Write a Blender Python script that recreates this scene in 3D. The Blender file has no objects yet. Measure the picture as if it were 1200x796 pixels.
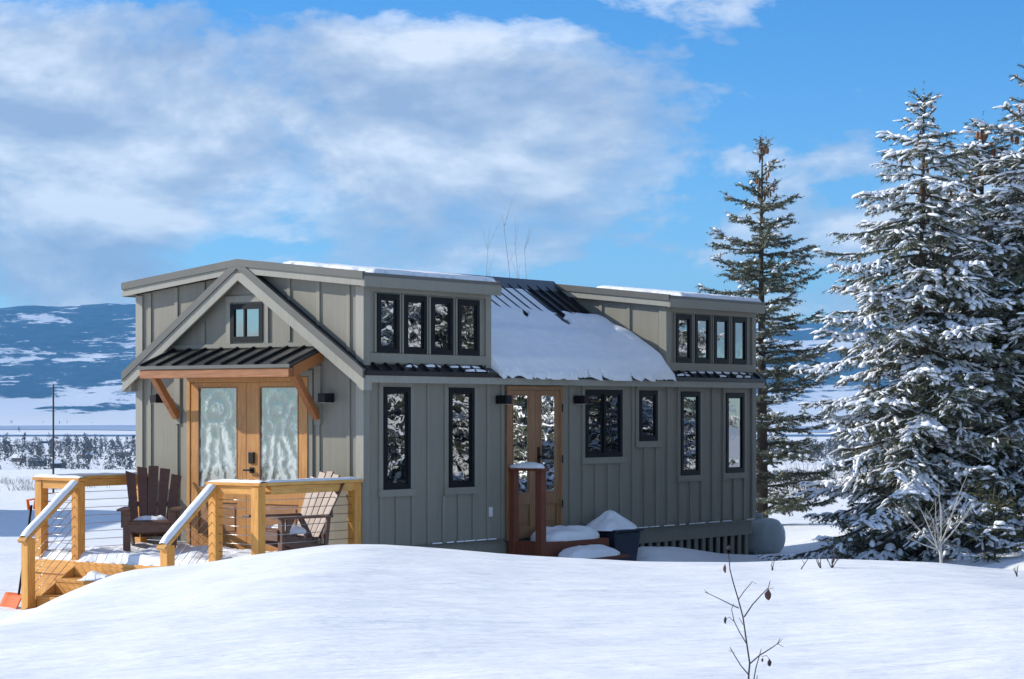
import bpy, math, random
import numpy as np
from mathutils import Vector, Matrix

random.seed(7)
rng = np.random.default_rng(11)
SC = bpy.context.scene
COL = SC.collection
R = math.radians

# ------------------------------------------------------------------ camera
F, CX, HY, EYE = 2600.0, 600.0, 480.0, 2.2        # focal length in photo pixels, horizon row, eye height
cam_d = bpy.data.cameras.new('camera')
cam = bpy.data.objects.new('camera', cam_d)
COL.objects.link(cam)
cam.location = (0, 0, EYE)
cam.rotation_euler = (R(90), 0, 0)
cam_d.sensor_width = 36
cam_d.lens = F / 1200 * 36
cam_d.shift_y = (HY - 398.0) / 1200
cam_d.clip_start = 0.1
cam_d.clip_end = 60000
SC.camera = cam

# ------------------------------------------------------------------ sun, sky, exposure
SUN_EL = 27.0
SUN_AZ = (-0.98, 0.20)                              # horizontal direction towards the sun: from the left
_n = math.hypot(*SUN_AZ)
sx, sy = SUN_AZ[0] / _n, SUN_AZ[1] / _n
sun_dir = Vector((sx * math.cos(R(SUN_EL)), sy * math.cos(R(SUN_EL)), math.sin(R(SUN_EL))))
sun_d = bpy.data.lights.new('sun', 'SUN')
sun = bpy.data.objects.new('sun', sun_d)
COL.objects.link(sun)
sun_d.energy = 4.6
sun_d.angle = R(0.53)
sun_d.color = (1.0, 0.95, 0.85)
sun.rotation_euler = (-sun_dir).to_track_quat('-Z', 'Y').to_euler()
sun.location = (-40, 0, 60)

world = bpy.data.worlds.new('World')
SC.world = world
world.use_nodes = True
wt = world.node_tree
wt.nodes.clear()


class NT:
    """small helper to write node graphs briefly"""
    def __init__(s, tree):
        s.t = tree

    def n(s, typ, **kw):
        nd = s.t.nodes.new(typ)
        ins = kw.pop('ins', {})
        for k, v in kw.items():
            setattr(nd, k, v)
        for k, v in ins.items():
            s.set(nd.inputs[k], v)
        return nd

    def set(s, sock, v):
        if isinstance(v, bpy.types.NodeSocket):
            s.t.links.new(v, sock)
        else:
            sock.default_value = v

    def m(s, op, a, b=None, c=None, clamp=False):
        nd = s.t.nodes.new('ShaderNodeMath')
        nd.operation = op
        nd.use_clamp = clamp
        for i, v in enumerate((a, b, c)):
            if v is not None:
                s.set(nd.inputs[i], v)
        return nd.outputs[0]

    def mix(s, f, a, b, blend='MIX'):
        nd = s.t.nodes.new('ShaderNodeMix')
        nd.data_type = 'RGBA'
        nd.blend_type = blend
        s.set(nd.inputs[0], f)
        s.set(nd.inputs[6], a)
        s.set(nd.inputs[7], b)
        return nd.outputs[2]

    def ramp(s, f, stops, interp='LINEAR'):
        nd = s.t.nodes.new('ShaderNodeValToRGB')
        nd.color_ramp.interpolation = interp
        el = nd.color_ramp.elements
        while len(el) < len(stops):
            el.new(0.5)
        for e, (p, c) in zip(el, stops):
            e.position = p
            e.color = c if len(c) == 4 else (*c, 1)
        s.set(nd.inputs[0], f)
        return nd.outputs[0]

    def noise(s, vec, scale, detail=4, rough=0.55, dist=0.0):
        nd = s.n('ShaderNodeTexNoise', ins={'Scale': scale, 'Detail': detail, 'Roughness': rough, 'Distortion': dist})
        if vec is not None:
            s.t.links.new(vec, nd.inputs['Vector'])
        return nd.outputs[0]


W = NT(wt)
sky = W.n('ShaderNodeTexSky', sky_type='NISHITA', sun_disc=False, sun_elevation=R(SUN_EL),
          sun_rotation=math.atan2(sx, sy), altitude=1800, air_density=1.0, dust_density=0.1, ozone_density=3.0)
tc = W.n('ShaderNodeTexCoord')
sep = W.n('ShaderNodeSeparateXYZ', ins={0: tc.outputs['Generated']})
dx, dy, dz = sep.outputs
skyc = W.n('ShaderNodeHueSaturation', ins={'Saturation': 1.30, 'Value': 1.0, 'Color': sky.outputs[0]}).outputs[0]
skyc = W.mix(1.0, skyc, (0.78, 0.97, 1.12, 1), 'MULTIPLY')
# clouds: broken bank, streched sideways towards the horizon
cv = W.n('ShaderNodeCombineXYZ', ins={0: W.m('MULTIPLY', dx, 1.0), 1: W.m('MULTIPLY', dy, 1.0), 2: W.m('MULTIPLY', dz, 2.1)}).outputs[0]
n1 = W.noise(cv, 8.0, 10, 0.58, 0.2)
n2 = W.noise(cv, 34.0, 6, 0.62)


def wgauss(cx, cz, rx, rz, amp):
    a = W.m('POWER', W.m('DIVIDE', W.m('SUBTRACT', dx, cx), rx), 2.0)
    b = W.m('POWER', W.m('DIVIDE', W.m('SUBTRACT', dz, cz), rz), 2.0)
    g = W.m('EXPONENT', W.m('MULTIPLY', W.m('ADD', a, b), -1.0))
    return W.m('MULTIPLY', g, W.m('MULTIPLY', W.m('GREATER_THAN', dy, 0.0), amp))


cov = W.m('ADD', W.m('ADD', W.m('MULTIPLY', W.m('SUBTRACT', n1, 0.5), 1.5), 0.53), W.m('MULTIPLY', W.m('SUBTRACT', n2, 0.5), 0.30))
for g in ((-0.085, 0.140, 0.165, 0.030, 0.27), (-0.21, 0.115, 0.08, 0.040, 0.18), (0.035, 0.112, 0.09, 0.032, 0.18),
          (0.0, 0.072, 0.14, 0.016, 0.13), (-0.20, 0.062, 0.06, 0.014, 0.14), (0.14, 0.085, 0.05, 0.03, 0.02), (0.10, 0.187, 0.06, 0.008, 0.16),
          (-0.10, 0.190, 0.25, 0.016, -0.30), (0.17, 0.155, 0.075, 0.035, -0.34), (0.04, 0.168, 0.05, 0.016, -0.16), (-0.12, 0.072, 0.045, 0.010, -0.22), (-0.11, 0.112, 0.06, 0.020, 0.20), (0.03, 0.060, 0.10, 0.006, -0.10), (0.20, 0.06, 0.05, 0.02, -0.12)):
    cov = W.m('ADD', cov, wgauss(*g))
cmask = W.ramp(cov, [(0.50, (0, 0, 0)), (0.58, (0.55, 0.55, 0.55)), (0.74, (0.92, 0.92, 0.92))], 'LINEAR')
n3 = W.noise(W.n('ShaderNodeVectorMath', operation='ADD', ins={0: cv, 1: (0.0, 0.0, 0.035)}).outputs[0], 8.0, 10, 0.58, 0.2)
light = W.m('ADD', 0.5, W.m('MULTIPLY', W.m('SUBTRACT', n1, n3), 3.4), clamp=True)
light = W.m('ADD', light, W.m('MULTIPLY', W.m('SUBTRACT', n2, 0.5), 0.35), clamp=True)
cl_col = W.ramp(light, [(0.12, (2.7, 3.4, 4.6)), (0.5, (4.1, 4.7, 5.6)), (0.88, (6.6, 7.0, 7.5))])
final = W.mix(W.m('MULTIPLY', cmask, 0.92), skyc, cl_col)
bg = W.n('ShaderNodeBackground', ins={'Color': final, 'Strength': 0.125})
wt.links.new(bg.outputs[0], W.n('ShaderNodeOutputWorld').inputs[0])

SC.view_settings.view_transform = 'Standard'
SC.view_settings.look = 'None'
SC.view_settings.gamma = 1.0
SC.view_settings.exposure = 0.29
SC.view_settings.use_curve_mapping = False

# ------------------------------------------------------------------ materials
MATS = {}


def mat(name):
    m = bpy.data.materials.new(name)
    m.use_nodes = True
    t = m.node_tree
    N = NT(t)
    b = t.nodes['Principled BSDF']
    MATS[name] = m
    co = N.n('ShaderNodeTexCoord').outputs['Object']
    return m, N, b, co


def scaled(N, co, s):
    return N.n('ShaderNodeMapping', ins={'Vector': co, 'Scale': s}).outputs[0]


def bump(N, b, h, dist, strength=1.0):
    bn = N.n('ShaderNodeBump', ins={'Height': h, 'Distance': dist, 'Strength': strength})
    N.t.links.new(bn.outputs[0], b.inputs['Normal'])


def mix3(c, k):
    return tuple(min(1, x * k) for x in c) + (1,)


def simple(name, c, rough=0.6, var=0.15, scale=6.0, metal=0.0, stretch=(1, 1, 1), bmp=0.0, spec=0.5):
    m, N, b, co = mat(name)
    v = scaled(N, co, stretch)
    n = N.noise(v, scale, 5, 0.6)
    col = N.ramp(n, [(0.25, mix3(c, 1 - var)), (0.75, mix3(c, 1 + var))])
    N.set(b.inputs['Base Color'], col)
    b.inputs['Roughness'].default_value = rough
    b.inputs['Metallic'].default_value = metal
    b.inputs['Specular IOR Level'].default_value = spec
    if bmp:
        bump(N, b, n, bmp)
    return m


def wood(name, c1, c2, along='x', rough=0.55):
    m, N, b, co = mat(name)
    oi = N.n('ShaderNodeObjectInfo').outputs['Random']
    off = N.n('ShaderNodeVectorMath', operation='ADD', ins={0: co, 1: N.n('ShaderNodeCombineXYZ', ins={0: N.m('MULTIPLY', oi, 37.0), 1: N.m('MULTIPLY', oi, 11.0), 2: N.m('MULTIPLY', oi, 23.0)}).outputs[0]}).outputs[0]
    sc = {'x': (1.5, 22, 22), 'y': (22, 1.5, 22), 'z': (22, 22, 1.5)}[along]
    g = N.noise(scaled(N, off, sc), 2.2, 6, 0.65, 0.6)
    k = N.noise(off, 5.0, 3, 0.5)
    f = N.m('ADD', N.m('MULTIPLY', g, 0.75), N.m('MULTIPLY', k, 0.25))
    f = N.m('ADD', f, N.m('MULTIPLY', N.m('SUBTRACT', oi, 0.5), 0.12))
    col = N.ramp(f, [(0.3, c1), (0.68, c2)])
    N.set(b.inputs['Base Color'], col)
    b.inputs['Roughness'].default_value = rough
    bump(N, b, g, 0.004)
    return m


def snow_mat(name, fine=26.0, depth=0.012, big=1.6, bigd=0.05):
    m, N, b, co = mat(name)
    n = N.noise(co, fine, 6, 0.6)
    n2_ = N.noise(scaled(N, co, (1.0, 2.6, 1.0)), big, 5, 0.5)
    rip = N.noise(scaled(N, co, (0.55, 3.2, 1.0)), 3.0, 4, 0.55, 0.5)
    hgt = N.m('ADD', N.m('MULTIPLY', n, depth), N.m('ADD', N.m('MULTIPLY', n2_, bigd), N.m('MULTIPLY', rip, bigd * 0.45)))
    col = N.ramp(n2_, [(0.3, (0.82, 0.84, 0.86)), (0.7, (0.89, 0.90, 0.91))])
    N.set(b.inputs['Base Color'], col)
    b.inputs['Roughness'].default_value = 0.62
    b.inputs['Specular IOR Level'].default_value = 0.25
    bump(N, b, hgt, 1.0, 0.8)
    return m


snow_mat('ground_snow', 22.0, 0.003, 0.9, 0.10)
snow_mat('snow', 40.0, 0.006, 5.0, 0.02)
simple('tree_snow', (0.86, 0.88, 0.92), 0.65, 0.03, 20.0, bmp=0.01, spec=0.2)


def siding_mat(name, c):
    m, N, b, co = mat(name)
    g = N.noise(scaled(N, co, (14, 14, 0.7)), 3.0, 6, 0.6)
    k = N.noise(co, 0.9, 4, 0.6)
    oi = N.n('ShaderNodeObjectInfo').outputs['Random']
    st = N.noise(scaled(N, co, (5, 5, 0.25)), 2.0, 5, 0.65)          # rain streaks
    f = N.m('ADD', N.m('ADD', N.m('MULTIPLY', g, 0.35), N.m('MULTIPLY', k, 0.35)), N.m('MULTIPLY', st, 0.30))
    f = N.m('ADD', f, N.m('MULTIPLY', N.m('SUBTRACT', oi, 0.5), 0.12))
    N.set(b.inputs['Base Color'], N.ramp(f, [(0.3, mix3(c, 0.82)), (0.7, mix3(c, 1.16))]))
    b.inputs['Roughness'].default_value = 0.55
    b.inputs['Specular IOR Level'].default_value = 0.4
    bump(N, b, g, 0.0025)
    return m


siding_mat('siding', (0.235, 0.217, 0.172))
siding_mat('trim', (0.245, 0.230, 0.185))
siding_mat('fascia', (0.31, 0.295, 0.245))
simple('drip_edge', (0.125, 0.12, 0.105), 0.45, 0.12, 3.0, metal=0.2)
simple('roof_metal', (0.035, 0.034, 0.036), 0.36, 0.3, 2.5, metal=0.55)
simple('pent_metal', (0.075, 0.073, 0.066), 0.42, 0.25, 3.0, metal=0.4)
simple('ridge_metal', (0.11, 0.125, 0.14), 0.4, 0.1, 3.0, metal=0.4)
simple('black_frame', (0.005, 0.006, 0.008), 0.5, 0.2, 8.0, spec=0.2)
simple('black_metal', (0.006, 0.006, 0.007), 0.5, 0.2, 8.0, spec=0.25)
wood('cedar_z', (0.47, 0.18, 0.026, 1), (0.80, 0.41, 0.09, 1), 'z')
wood('cedar_x', (0.46, 0.20, 0.038, 1), (0.78, 0.44, 0.12, 1), 'x')
wood('cedar_y', (0.47, 0.18, 0.026, 1), (0.80, 0.41, 0.09, 1), 'y')
wood('door_wood', (0.33, 0.135, 0.028, 1), (0.60, 0.285, 0.075, 1), 'z', 0.45)
wood('door_panel_wood', (0.22, 0.095, 0.035, 1), (0.36, 0.175, 0.07, 1), 'y', 0.45)
wood('beam_wood', (0.22, 0.075, 0.022, 1), (0.44, 0.17, 0.05, 1), 'y', 0.5)
wood('side_door_wood', (0.19, 0.085, 0.035, 1), (0.34, 0.175, 0.075, 1), 'z', 0.45)
wood('red_wood', (0.11, 0.028, 0.012, 1), (0.20, 0.055, 0.022, 1), 'z', 0.5)
simple('chair_brown', (0.125, 0.058, 0.036), 0.5, 0.25, 9.0, bmp=0.003, stretch=(1, 1, 4))
simple('navy_plastic', (0.012, 0.018, 0.035), 0.4, 0.2, 6.0)
simple('tank_paint', (0.36, 0.40, 0.40), 0.45, 0.12, 4.0)
simple('orange_plastic', (0.62, 0.10, 0.002), 0.7, 0.1, 9.0)
simple('cable_steel', (0.45, 0.45, 0.44), 0.3, 0.05, 9.0, metal=0.9)
simple('light_plastic', (0.60, 0.60, 0.57), 0.5, 0.05, 9.0)
simple('bark', (0.085, 0.066, 0.052), 0.85, 0.35, 9.0, stretch=(1, 1, 0.3), bmp=0.02)
simple('cone_brown', (0.20, 0.085, 0.035), 0.7, 0.3, 20.0)
simple('frosted_twig', (0.40, 0.385, 0.36), 0.8, 0.25, 14.0)
simple('dark_twig', (0.050, 0.040, 0.045), 0.8, 0.3, 14.0)
simple('grey_twig', (0.26, 0.25, 0.26), 0.85, 0.3, 14.0)
simple('dead_leaf', (0.12, 0.06, 0.045), 0.8, 0.3, 30.0)
simple('brush_brown', (0.20, 0.155, 0.11), 0.85, 0.3, 3.0)
simple('far_bark', (0.10, 0.092, 0.088), 0.9, 0.4, 0.02)
simple('far_wall', (0.22, 0.16, 0.12), 0.8, 0.2, 0.4)
simple('far_wall_dark', (0.045, 0.040, 0.040), 0.8, 0.2, 0.4)
simple('far_glass', (0.02, 0.025, 0.03), 0.2, 0.1, 1.0)
simple('river_water', (0.02, 0.10, 0.28), 0.25, 0.2, 0.002)
simple('cloud_shade_blue', (0.36, 0.43, 0.56), 0.5, 0.22, 0.0012, stretch=(1, 5, 1))  # bluish cloud shade painted as a surface colour


def needle_mat(name, c1, c2):
    m, N, b, co = mat(name)
    n = N.noise(co, 2.6, 4, 0.6)
    n2_ = N.noise(co, 22.0, 2, 0.5)
    f = N.m('ADD', N.m('MULTIPLY', n, 0.6), N.m('MULTIPLY', n2_, 0.4))
    N.set(b.inputs['Base Color'], N.ramp(f, [(0.33, c1), (0.68, c2)]))
    b.inputs['Roughness'].default_value = 0.6
    b.inputs['Specular IOR Level'].default_value = 0.3
    return m


needle_mat('spruce_needles', (0.075, 0.086, 0.055, 1), (0.185, 0.20, 0.135, 1))
needle_mat('spruce_needles_olive', (0.055, 0.062, 0.028, 1), (0.15, 0.15, 0.065, 1))


def glass_mat(name, tint, refl, wav, wscale):
    """window pane: dark room behind, mirror-like front with slight waviness"""
    m = bpy.data.materials.new(name)
    m.use_nodes = True
    MATS[name] = m
    t = m.node_tree
    t.nodes.clear()
    N = NT(t)
    co = N.n('ShaderNodeTexCoord').outputs['Object']
    n = N.noise(co, wscale, 3, 0.5, 0.4)
    bn = N.n('ShaderNodeBump', ins={'Height': n, 'Distance': wav, 'Strength': 1.0}).outputs[0]
    d = N.n('ShaderNodeBsdfDiffuse', ins={'Color': tint})
    g = N.n('ShaderNodeBsdfGlossy', ins={'Color': (0.95, 0.98, 1, 1), 'Roughness': 0.012, 'Normal': bn})
    fr = N.n('ShaderNodeFresnel', ins={'IOR': 1.52, 'Normal': bn})
    fac = N.m('ADD', N.m('MULTIPLY', fr.outputs[0], 1.2), refl, clamp=True)
    mx = N.n('ShaderNodeMixShader', ins={0: fac, 1: d.outputs[0], 2: g.outputs[0]})
    t.links.new(mx.outputs[0], N.n('ShaderNodeOutputMaterial').inputs[0])
    return m


glass_mat('window_glass', (0.008, 0.010, 0.013, 1), 0.25, 0.003, 1.6)
glass_mat('side_door_glass', (0.05, 0.05, 0.045, 1), 0.42, 0.004, 2.0)

# front door glass: swirled reflections painted into its diffuse colour
m = bpy.data.materials.new('reflection_swirl_glass')
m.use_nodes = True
MATS['reflection_swirl_glass'] = m
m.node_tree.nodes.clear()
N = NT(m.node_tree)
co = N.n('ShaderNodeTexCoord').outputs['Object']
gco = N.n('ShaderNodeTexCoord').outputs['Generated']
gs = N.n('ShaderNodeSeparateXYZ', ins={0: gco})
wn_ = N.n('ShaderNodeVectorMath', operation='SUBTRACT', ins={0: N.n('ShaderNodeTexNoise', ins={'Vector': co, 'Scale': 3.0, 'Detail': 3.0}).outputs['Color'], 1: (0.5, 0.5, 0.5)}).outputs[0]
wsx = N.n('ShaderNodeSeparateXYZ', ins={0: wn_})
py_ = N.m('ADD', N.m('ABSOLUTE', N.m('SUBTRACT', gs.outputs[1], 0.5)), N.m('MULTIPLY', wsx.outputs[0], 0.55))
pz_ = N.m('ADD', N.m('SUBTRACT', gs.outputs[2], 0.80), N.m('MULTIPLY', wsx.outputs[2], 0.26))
# reflection swirls: rings round a point high in the pane, wavy folds below
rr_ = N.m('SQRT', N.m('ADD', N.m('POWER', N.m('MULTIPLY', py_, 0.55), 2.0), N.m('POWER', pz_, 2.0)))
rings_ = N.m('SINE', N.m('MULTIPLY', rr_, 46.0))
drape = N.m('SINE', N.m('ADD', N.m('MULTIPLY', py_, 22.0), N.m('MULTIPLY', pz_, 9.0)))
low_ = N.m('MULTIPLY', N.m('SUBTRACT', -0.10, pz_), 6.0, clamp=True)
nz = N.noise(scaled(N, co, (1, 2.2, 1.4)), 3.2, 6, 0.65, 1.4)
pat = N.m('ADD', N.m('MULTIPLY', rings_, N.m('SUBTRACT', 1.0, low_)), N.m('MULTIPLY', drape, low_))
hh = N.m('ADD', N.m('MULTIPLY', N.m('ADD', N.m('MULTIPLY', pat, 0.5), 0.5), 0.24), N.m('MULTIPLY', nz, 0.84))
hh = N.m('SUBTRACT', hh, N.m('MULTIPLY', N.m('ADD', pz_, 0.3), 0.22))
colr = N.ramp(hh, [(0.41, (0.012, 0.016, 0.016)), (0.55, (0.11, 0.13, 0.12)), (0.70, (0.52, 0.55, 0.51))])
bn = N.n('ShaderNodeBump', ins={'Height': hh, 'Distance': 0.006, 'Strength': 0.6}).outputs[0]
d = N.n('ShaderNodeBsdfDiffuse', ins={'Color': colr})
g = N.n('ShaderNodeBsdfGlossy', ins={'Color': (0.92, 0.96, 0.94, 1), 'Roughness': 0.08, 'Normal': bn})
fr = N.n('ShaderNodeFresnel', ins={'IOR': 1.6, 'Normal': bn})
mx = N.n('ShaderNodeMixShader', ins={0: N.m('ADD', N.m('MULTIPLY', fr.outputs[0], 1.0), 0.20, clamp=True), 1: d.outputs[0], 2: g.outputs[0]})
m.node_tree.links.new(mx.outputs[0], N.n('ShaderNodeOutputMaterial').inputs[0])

# forested mountain side with snowy clearings
m, N, b, co = mat('mountain_forest')
sv = scaled(N, co, (1 / 420.0, 1 / 900.0, 1 / 60.0))
n = N.noise(sv, 1.0, 7, 0.62, 0.5)
n2_ = N.noise(scaled(N, co, (1 / 60.0, 1 / 60.0, 1 / 25.0)), 1.0, 5, 0.7)
pz = N.n('ShaderNodeSeparateXYZ', ins={0: co}).outputs[2]
top = N.m('MULTIPLY', N.m('SUBTRACT', pz, 410.0), 0.0005, clamp=True)
low = N.m('MULTIPLY', N.m('SUBTRACT', 90.0, pz), 0.0016, clamp=True)
n5 = N.noise(scaled(N, co, (1 / 150.0, 1 / 300.0, 1 / 20.0)), 1.0, 6, 0.65, 0.3)
f = N.m('ADD', N.m('ADD', N.m('ADD', N.m('MULTIPLY', n, 0.78), N.m('MULTIPLY', n5, 0.24)), N.m('MULTIPLY', N.m('SUBTRACT', n2_, 0.5), 0.26)), N.m('ADD', top, low))
msk = N.ramp(f, [(0.548, (0, 0, 0)), (0.585, (1, 1, 1))])
forest = N.ramp(n2_, [(0.3, (0.015, 0.040, 0.075)), (0.7, (0.05, 0.10, 0.16))])  # forest albedo carries part of the blue distance haze
N.set(b.inputs['Base Color'], N.mix(msk, forest, (0.86, 0.88, 0.92, 1)))
b.inputs['Roughness'].default_value = 0.9
b.inputs['Specular IOR Level'].default_value = 0.0

# ------------------------------------------------------------------ mesh helpers


class MB:
    def __init__(s):
        s.v, s.f, s.sm = [], [], []

    def face(s, pts, smooth=False):
        i = len(s.v)
        s.v += [tuple(p) for p in pts]
        s.f.append(tuple(range(i, i + len(pts))))
        s.sm.append(smooth)

    def box(s, x0, x1, y0, y1, z0, z1, bev=0.0):
        i = len(s.v)
        s.v += [(x, y, z) for z in (z0, z1) for (x, y) in ((x0, y0), (x1, y0), (x1, y1), (x0, y1))]
        for q in ((3, 2, 1, 0), (4, 5, 6, 7), (0, 1, 5, 4), (1, 2, 6, 5), (2, 3, 7, 6), (3, 0, 4, 7)):
            s.f.append(tuple(i + k for k in q))
            s.sm.append(False)
        return s

    def hexa(s, lo, hi):
        """lo, hi: four points each, same winding"""
        i = len(s.v)
        s.v += [tuple(p) for p in lo] + [tuple(p) for p in hi]
        for q in ((3, 2, 1, 0), (4, 5, 6, 7), (0, 1, 5, 4), (1, 2, 6, 5), (2, 3, 7, 6), (3, 0, 4, 7)):
            s.f.append(tuple(i + k for k in q))
            s.sm.append(False)
        return s

    def prism(s, poly, vec):
        """poly: planar 3D points, extruded by vec"""
        n = len(poly)
        i = len(s.v)
        v = Vector(vec)
        s.v += [tuple(p) for p in poly] + [tuple(Vector(p) + v) for p in poly]
        s.f.append(tuple(i + k for k in reversed(range(n))))
        s.f.append(tuple(i + n + k for k in range(n)))
        for k in range(n):
            k2 = (k + 1) % n
            s.f.append((i + k, i + k2, i + n + k2, i + n + k))
        s.sm += [False] * (n + 2)
        return s

    def beam(s, a, b, wd, ht, up=(0, 0, 1)):
        a, b = Vector(a), Vector(b)
        d = (b - a).normalized()
        sd = d.cross(Vector(up)).normalized()
        u2 = sd.cross(d).normalized()
        o = [sd * (wd / 2) * p + u2 * (ht / 2) * q for p, q in ((-1, -1), (1, -1), (1, 1), (-1, 1))]
        return s.hexa([a + k for k in o], [b + k for k in o])

    def tube(s, pts, rads, n=6, cap=True):
        pts = [Vector(p) for p in pts]
        i0 = len(s.v)
        prev = None
        for k, p in enumerate(pts):
            d = (pts[min(k + 1, len(pts) - 1)] - pts[max(k - 1, 0)])
            d = d.normalized() if d.length > 1e-9 else Vector((0, 0, 1))
            if prev is None:
                a = d.orthogonal().normalized()
            else:
                a = (prev - d * prev.dot(d))
                a = a.normalized() if a.length > 1e-6 else d.orthogonal().normalized()
            prev = a
            bb = d.cross(a)
            r = rads[k] if hasattr(rads, '__len__') else rads
            for j in range(n):
                an = 2 * math.pi * j / n
                s.v.append(tuple(p + (a * math.cos(an) + bb * math.sin(an)) * r))
        for k in range(len(pts) - 1):
            for j in range(n):
                j2 = (j + 1) % n
                s.f.append((i0 + k * n + j, i0 + k * n + j2, i0 + (k + 1) * n + j2, i0 + (k + 1) * n + j))
                s.sm.append(True)
        if cap:
            s.f.append(tuple(i0 + j for j in reversed(range(n))))
            s.f.append(tuple(i0 + (len(pts) - 1) * n + j for j in range(n)))
            s.sm += [False, False]
        return s

    def build(s, name, material, parent=None, bevel=0.0):
        me = bpy.data.meshes.new(name)
        me.from_pydata(s.v, [], s.f)
        me.polygons.foreach_set('use_smooth', s.sm)
        me.materials.append(MATS[material])
        me.update()
        o = bpy.data.objects.new(name, me)
        COL.objects.link(o)
        if parent is not None:
            o.parent = parent
        if bevel:
            md = o.modifiers.new('bevel', 'BEVEL')
            md.width = bevel
            md.segments = 2
            md.limit_method = 'ANGLE'
        return o


def np_mesh(name, V, Fc, material, parent=None, smooth=False):
    """V (n,3) array, Fc (m,k) array of equal-size faces"""
    me = bpy.data.meshes.new(name)
    V = np.asarray(V, dtype=np.float32)
    Fc = np.asarray(Fc, dtype=np.int32)
    k = Fc.shape[1]
    me.vertices.add(len(V))
    me.vertices.foreach_set('co', V.ravel())
    me.loops.add(Fc.size)
    me.loops.foreach_set('vertex_index', Fc.ravel())
    me.polygons.add(len(Fc))
    me.polygons.foreach_set('loop_start', np.arange(len(Fc), dtype=np.int32) * k)
    me.polygons.foreach_set('loop_total', np.full(len(Fc), k, dtype=np.int32))
    me.polygons.foreach_set('use_smooth', np.full(len(Fc), smooth, dtype=bool))
    me.materials.append(MATS[material])
    me.update(calc_edges=True)
    o = bpy.data.objects.new(name, me)
    COL.objects.link(o)
    if parent is not None:
        o.parent = parent
    return o


def tag(o, label=None, cat=None, group=None, kind=None):
    if label:
        o['label'] = label
    if cat:
        o['category'] = cat
    if group:
        o['group'] = group
    if kind:
        o['kind'] = kind
    return o


def thing(name, label, cat, loc=(0, 0, 0), rz=0.0, group=None):
    o = bpy.data.objects.new(name, None)
    COL.objects.link(o)
    o.location = loc
    o.rotation_euler = (0, 0, rz)
    o.empty_display_size = 0.2
    return tag(o, label, cat, group)


def copy_tree(o, parent=None):
    c = o.copy()
    COL.objects.link(c)
    c.parent = parent
    for ch in list(o.children):
        copy_tree(ch, c)
    return c


def at(px, py, Y):
    return Vector(((px - CX) / F * Y, Y, EYE + (HY - py) / F * Y))


# value noise for terrain and snow
_perm = rng.random((256, 256))


def vnoise(x, y):
    x = np.asarray(x, float)
    y = np.asarray(y, float)
    xi, yi = np.floor(x).astype(int), np.floor(y).astype(int)
    fx, fy = x - xi, y - yi
    fx, fy = fx * fx * (3 - 2 * fx), fy * fy * (3 - 2 * fy)
    g = lambda a, b: _perm[a & 255, b & 255]
    return (g(xi, yi) * (1 - fx) + g(xi + 1, yi) * fx) * (1 - fy) + (g(xi, yi + 1) * (1 - fx) + g(xi + 1, yi + 1) * fx) * fy


def fbm(x, y, o=4):
    s, a, k = 0.0, 0.5, 1.0
    for i in range(o):
        s = s + a * (vnoise(np.asarray(x) * k + 17.3 * i, np.asarray(y) * k + 5.1 * i) - 0.5)
        a *= 0.5
        k *= 2.03
    return s


def sstep(a, b, x):
    t = np.clip((np.asarray(x, float) - a) / (b - a), 0, 1)
    return t * t * (3 - 2 * t)


# ------------------------------------------------------------------ ground
CREST = [(-600, 732), (-60, 724), (0, 722), (30, 719), (47, 715), (79, 697), (100, 686), (137, 672), (200, 665), (255, 660), (274, 655), (306, 651), (337, 646.5),
         (368, 642), (393, 640), (430, 639), (487, 643), (545, 647), (599, 652), (700, 657.5), (745, 660), (780, 661), (898, 662.5), (956, 658), (1000, 658.5), (1100, 661), (1200, 671), (1500, 690), (3000, 700)]
CRX = np.array([(a - CX) / F * 22.0 for a, c in CREST])
CRZ = np.array([EYE - (c - HY) / F * 22.0 for a, c in CREST])


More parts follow.
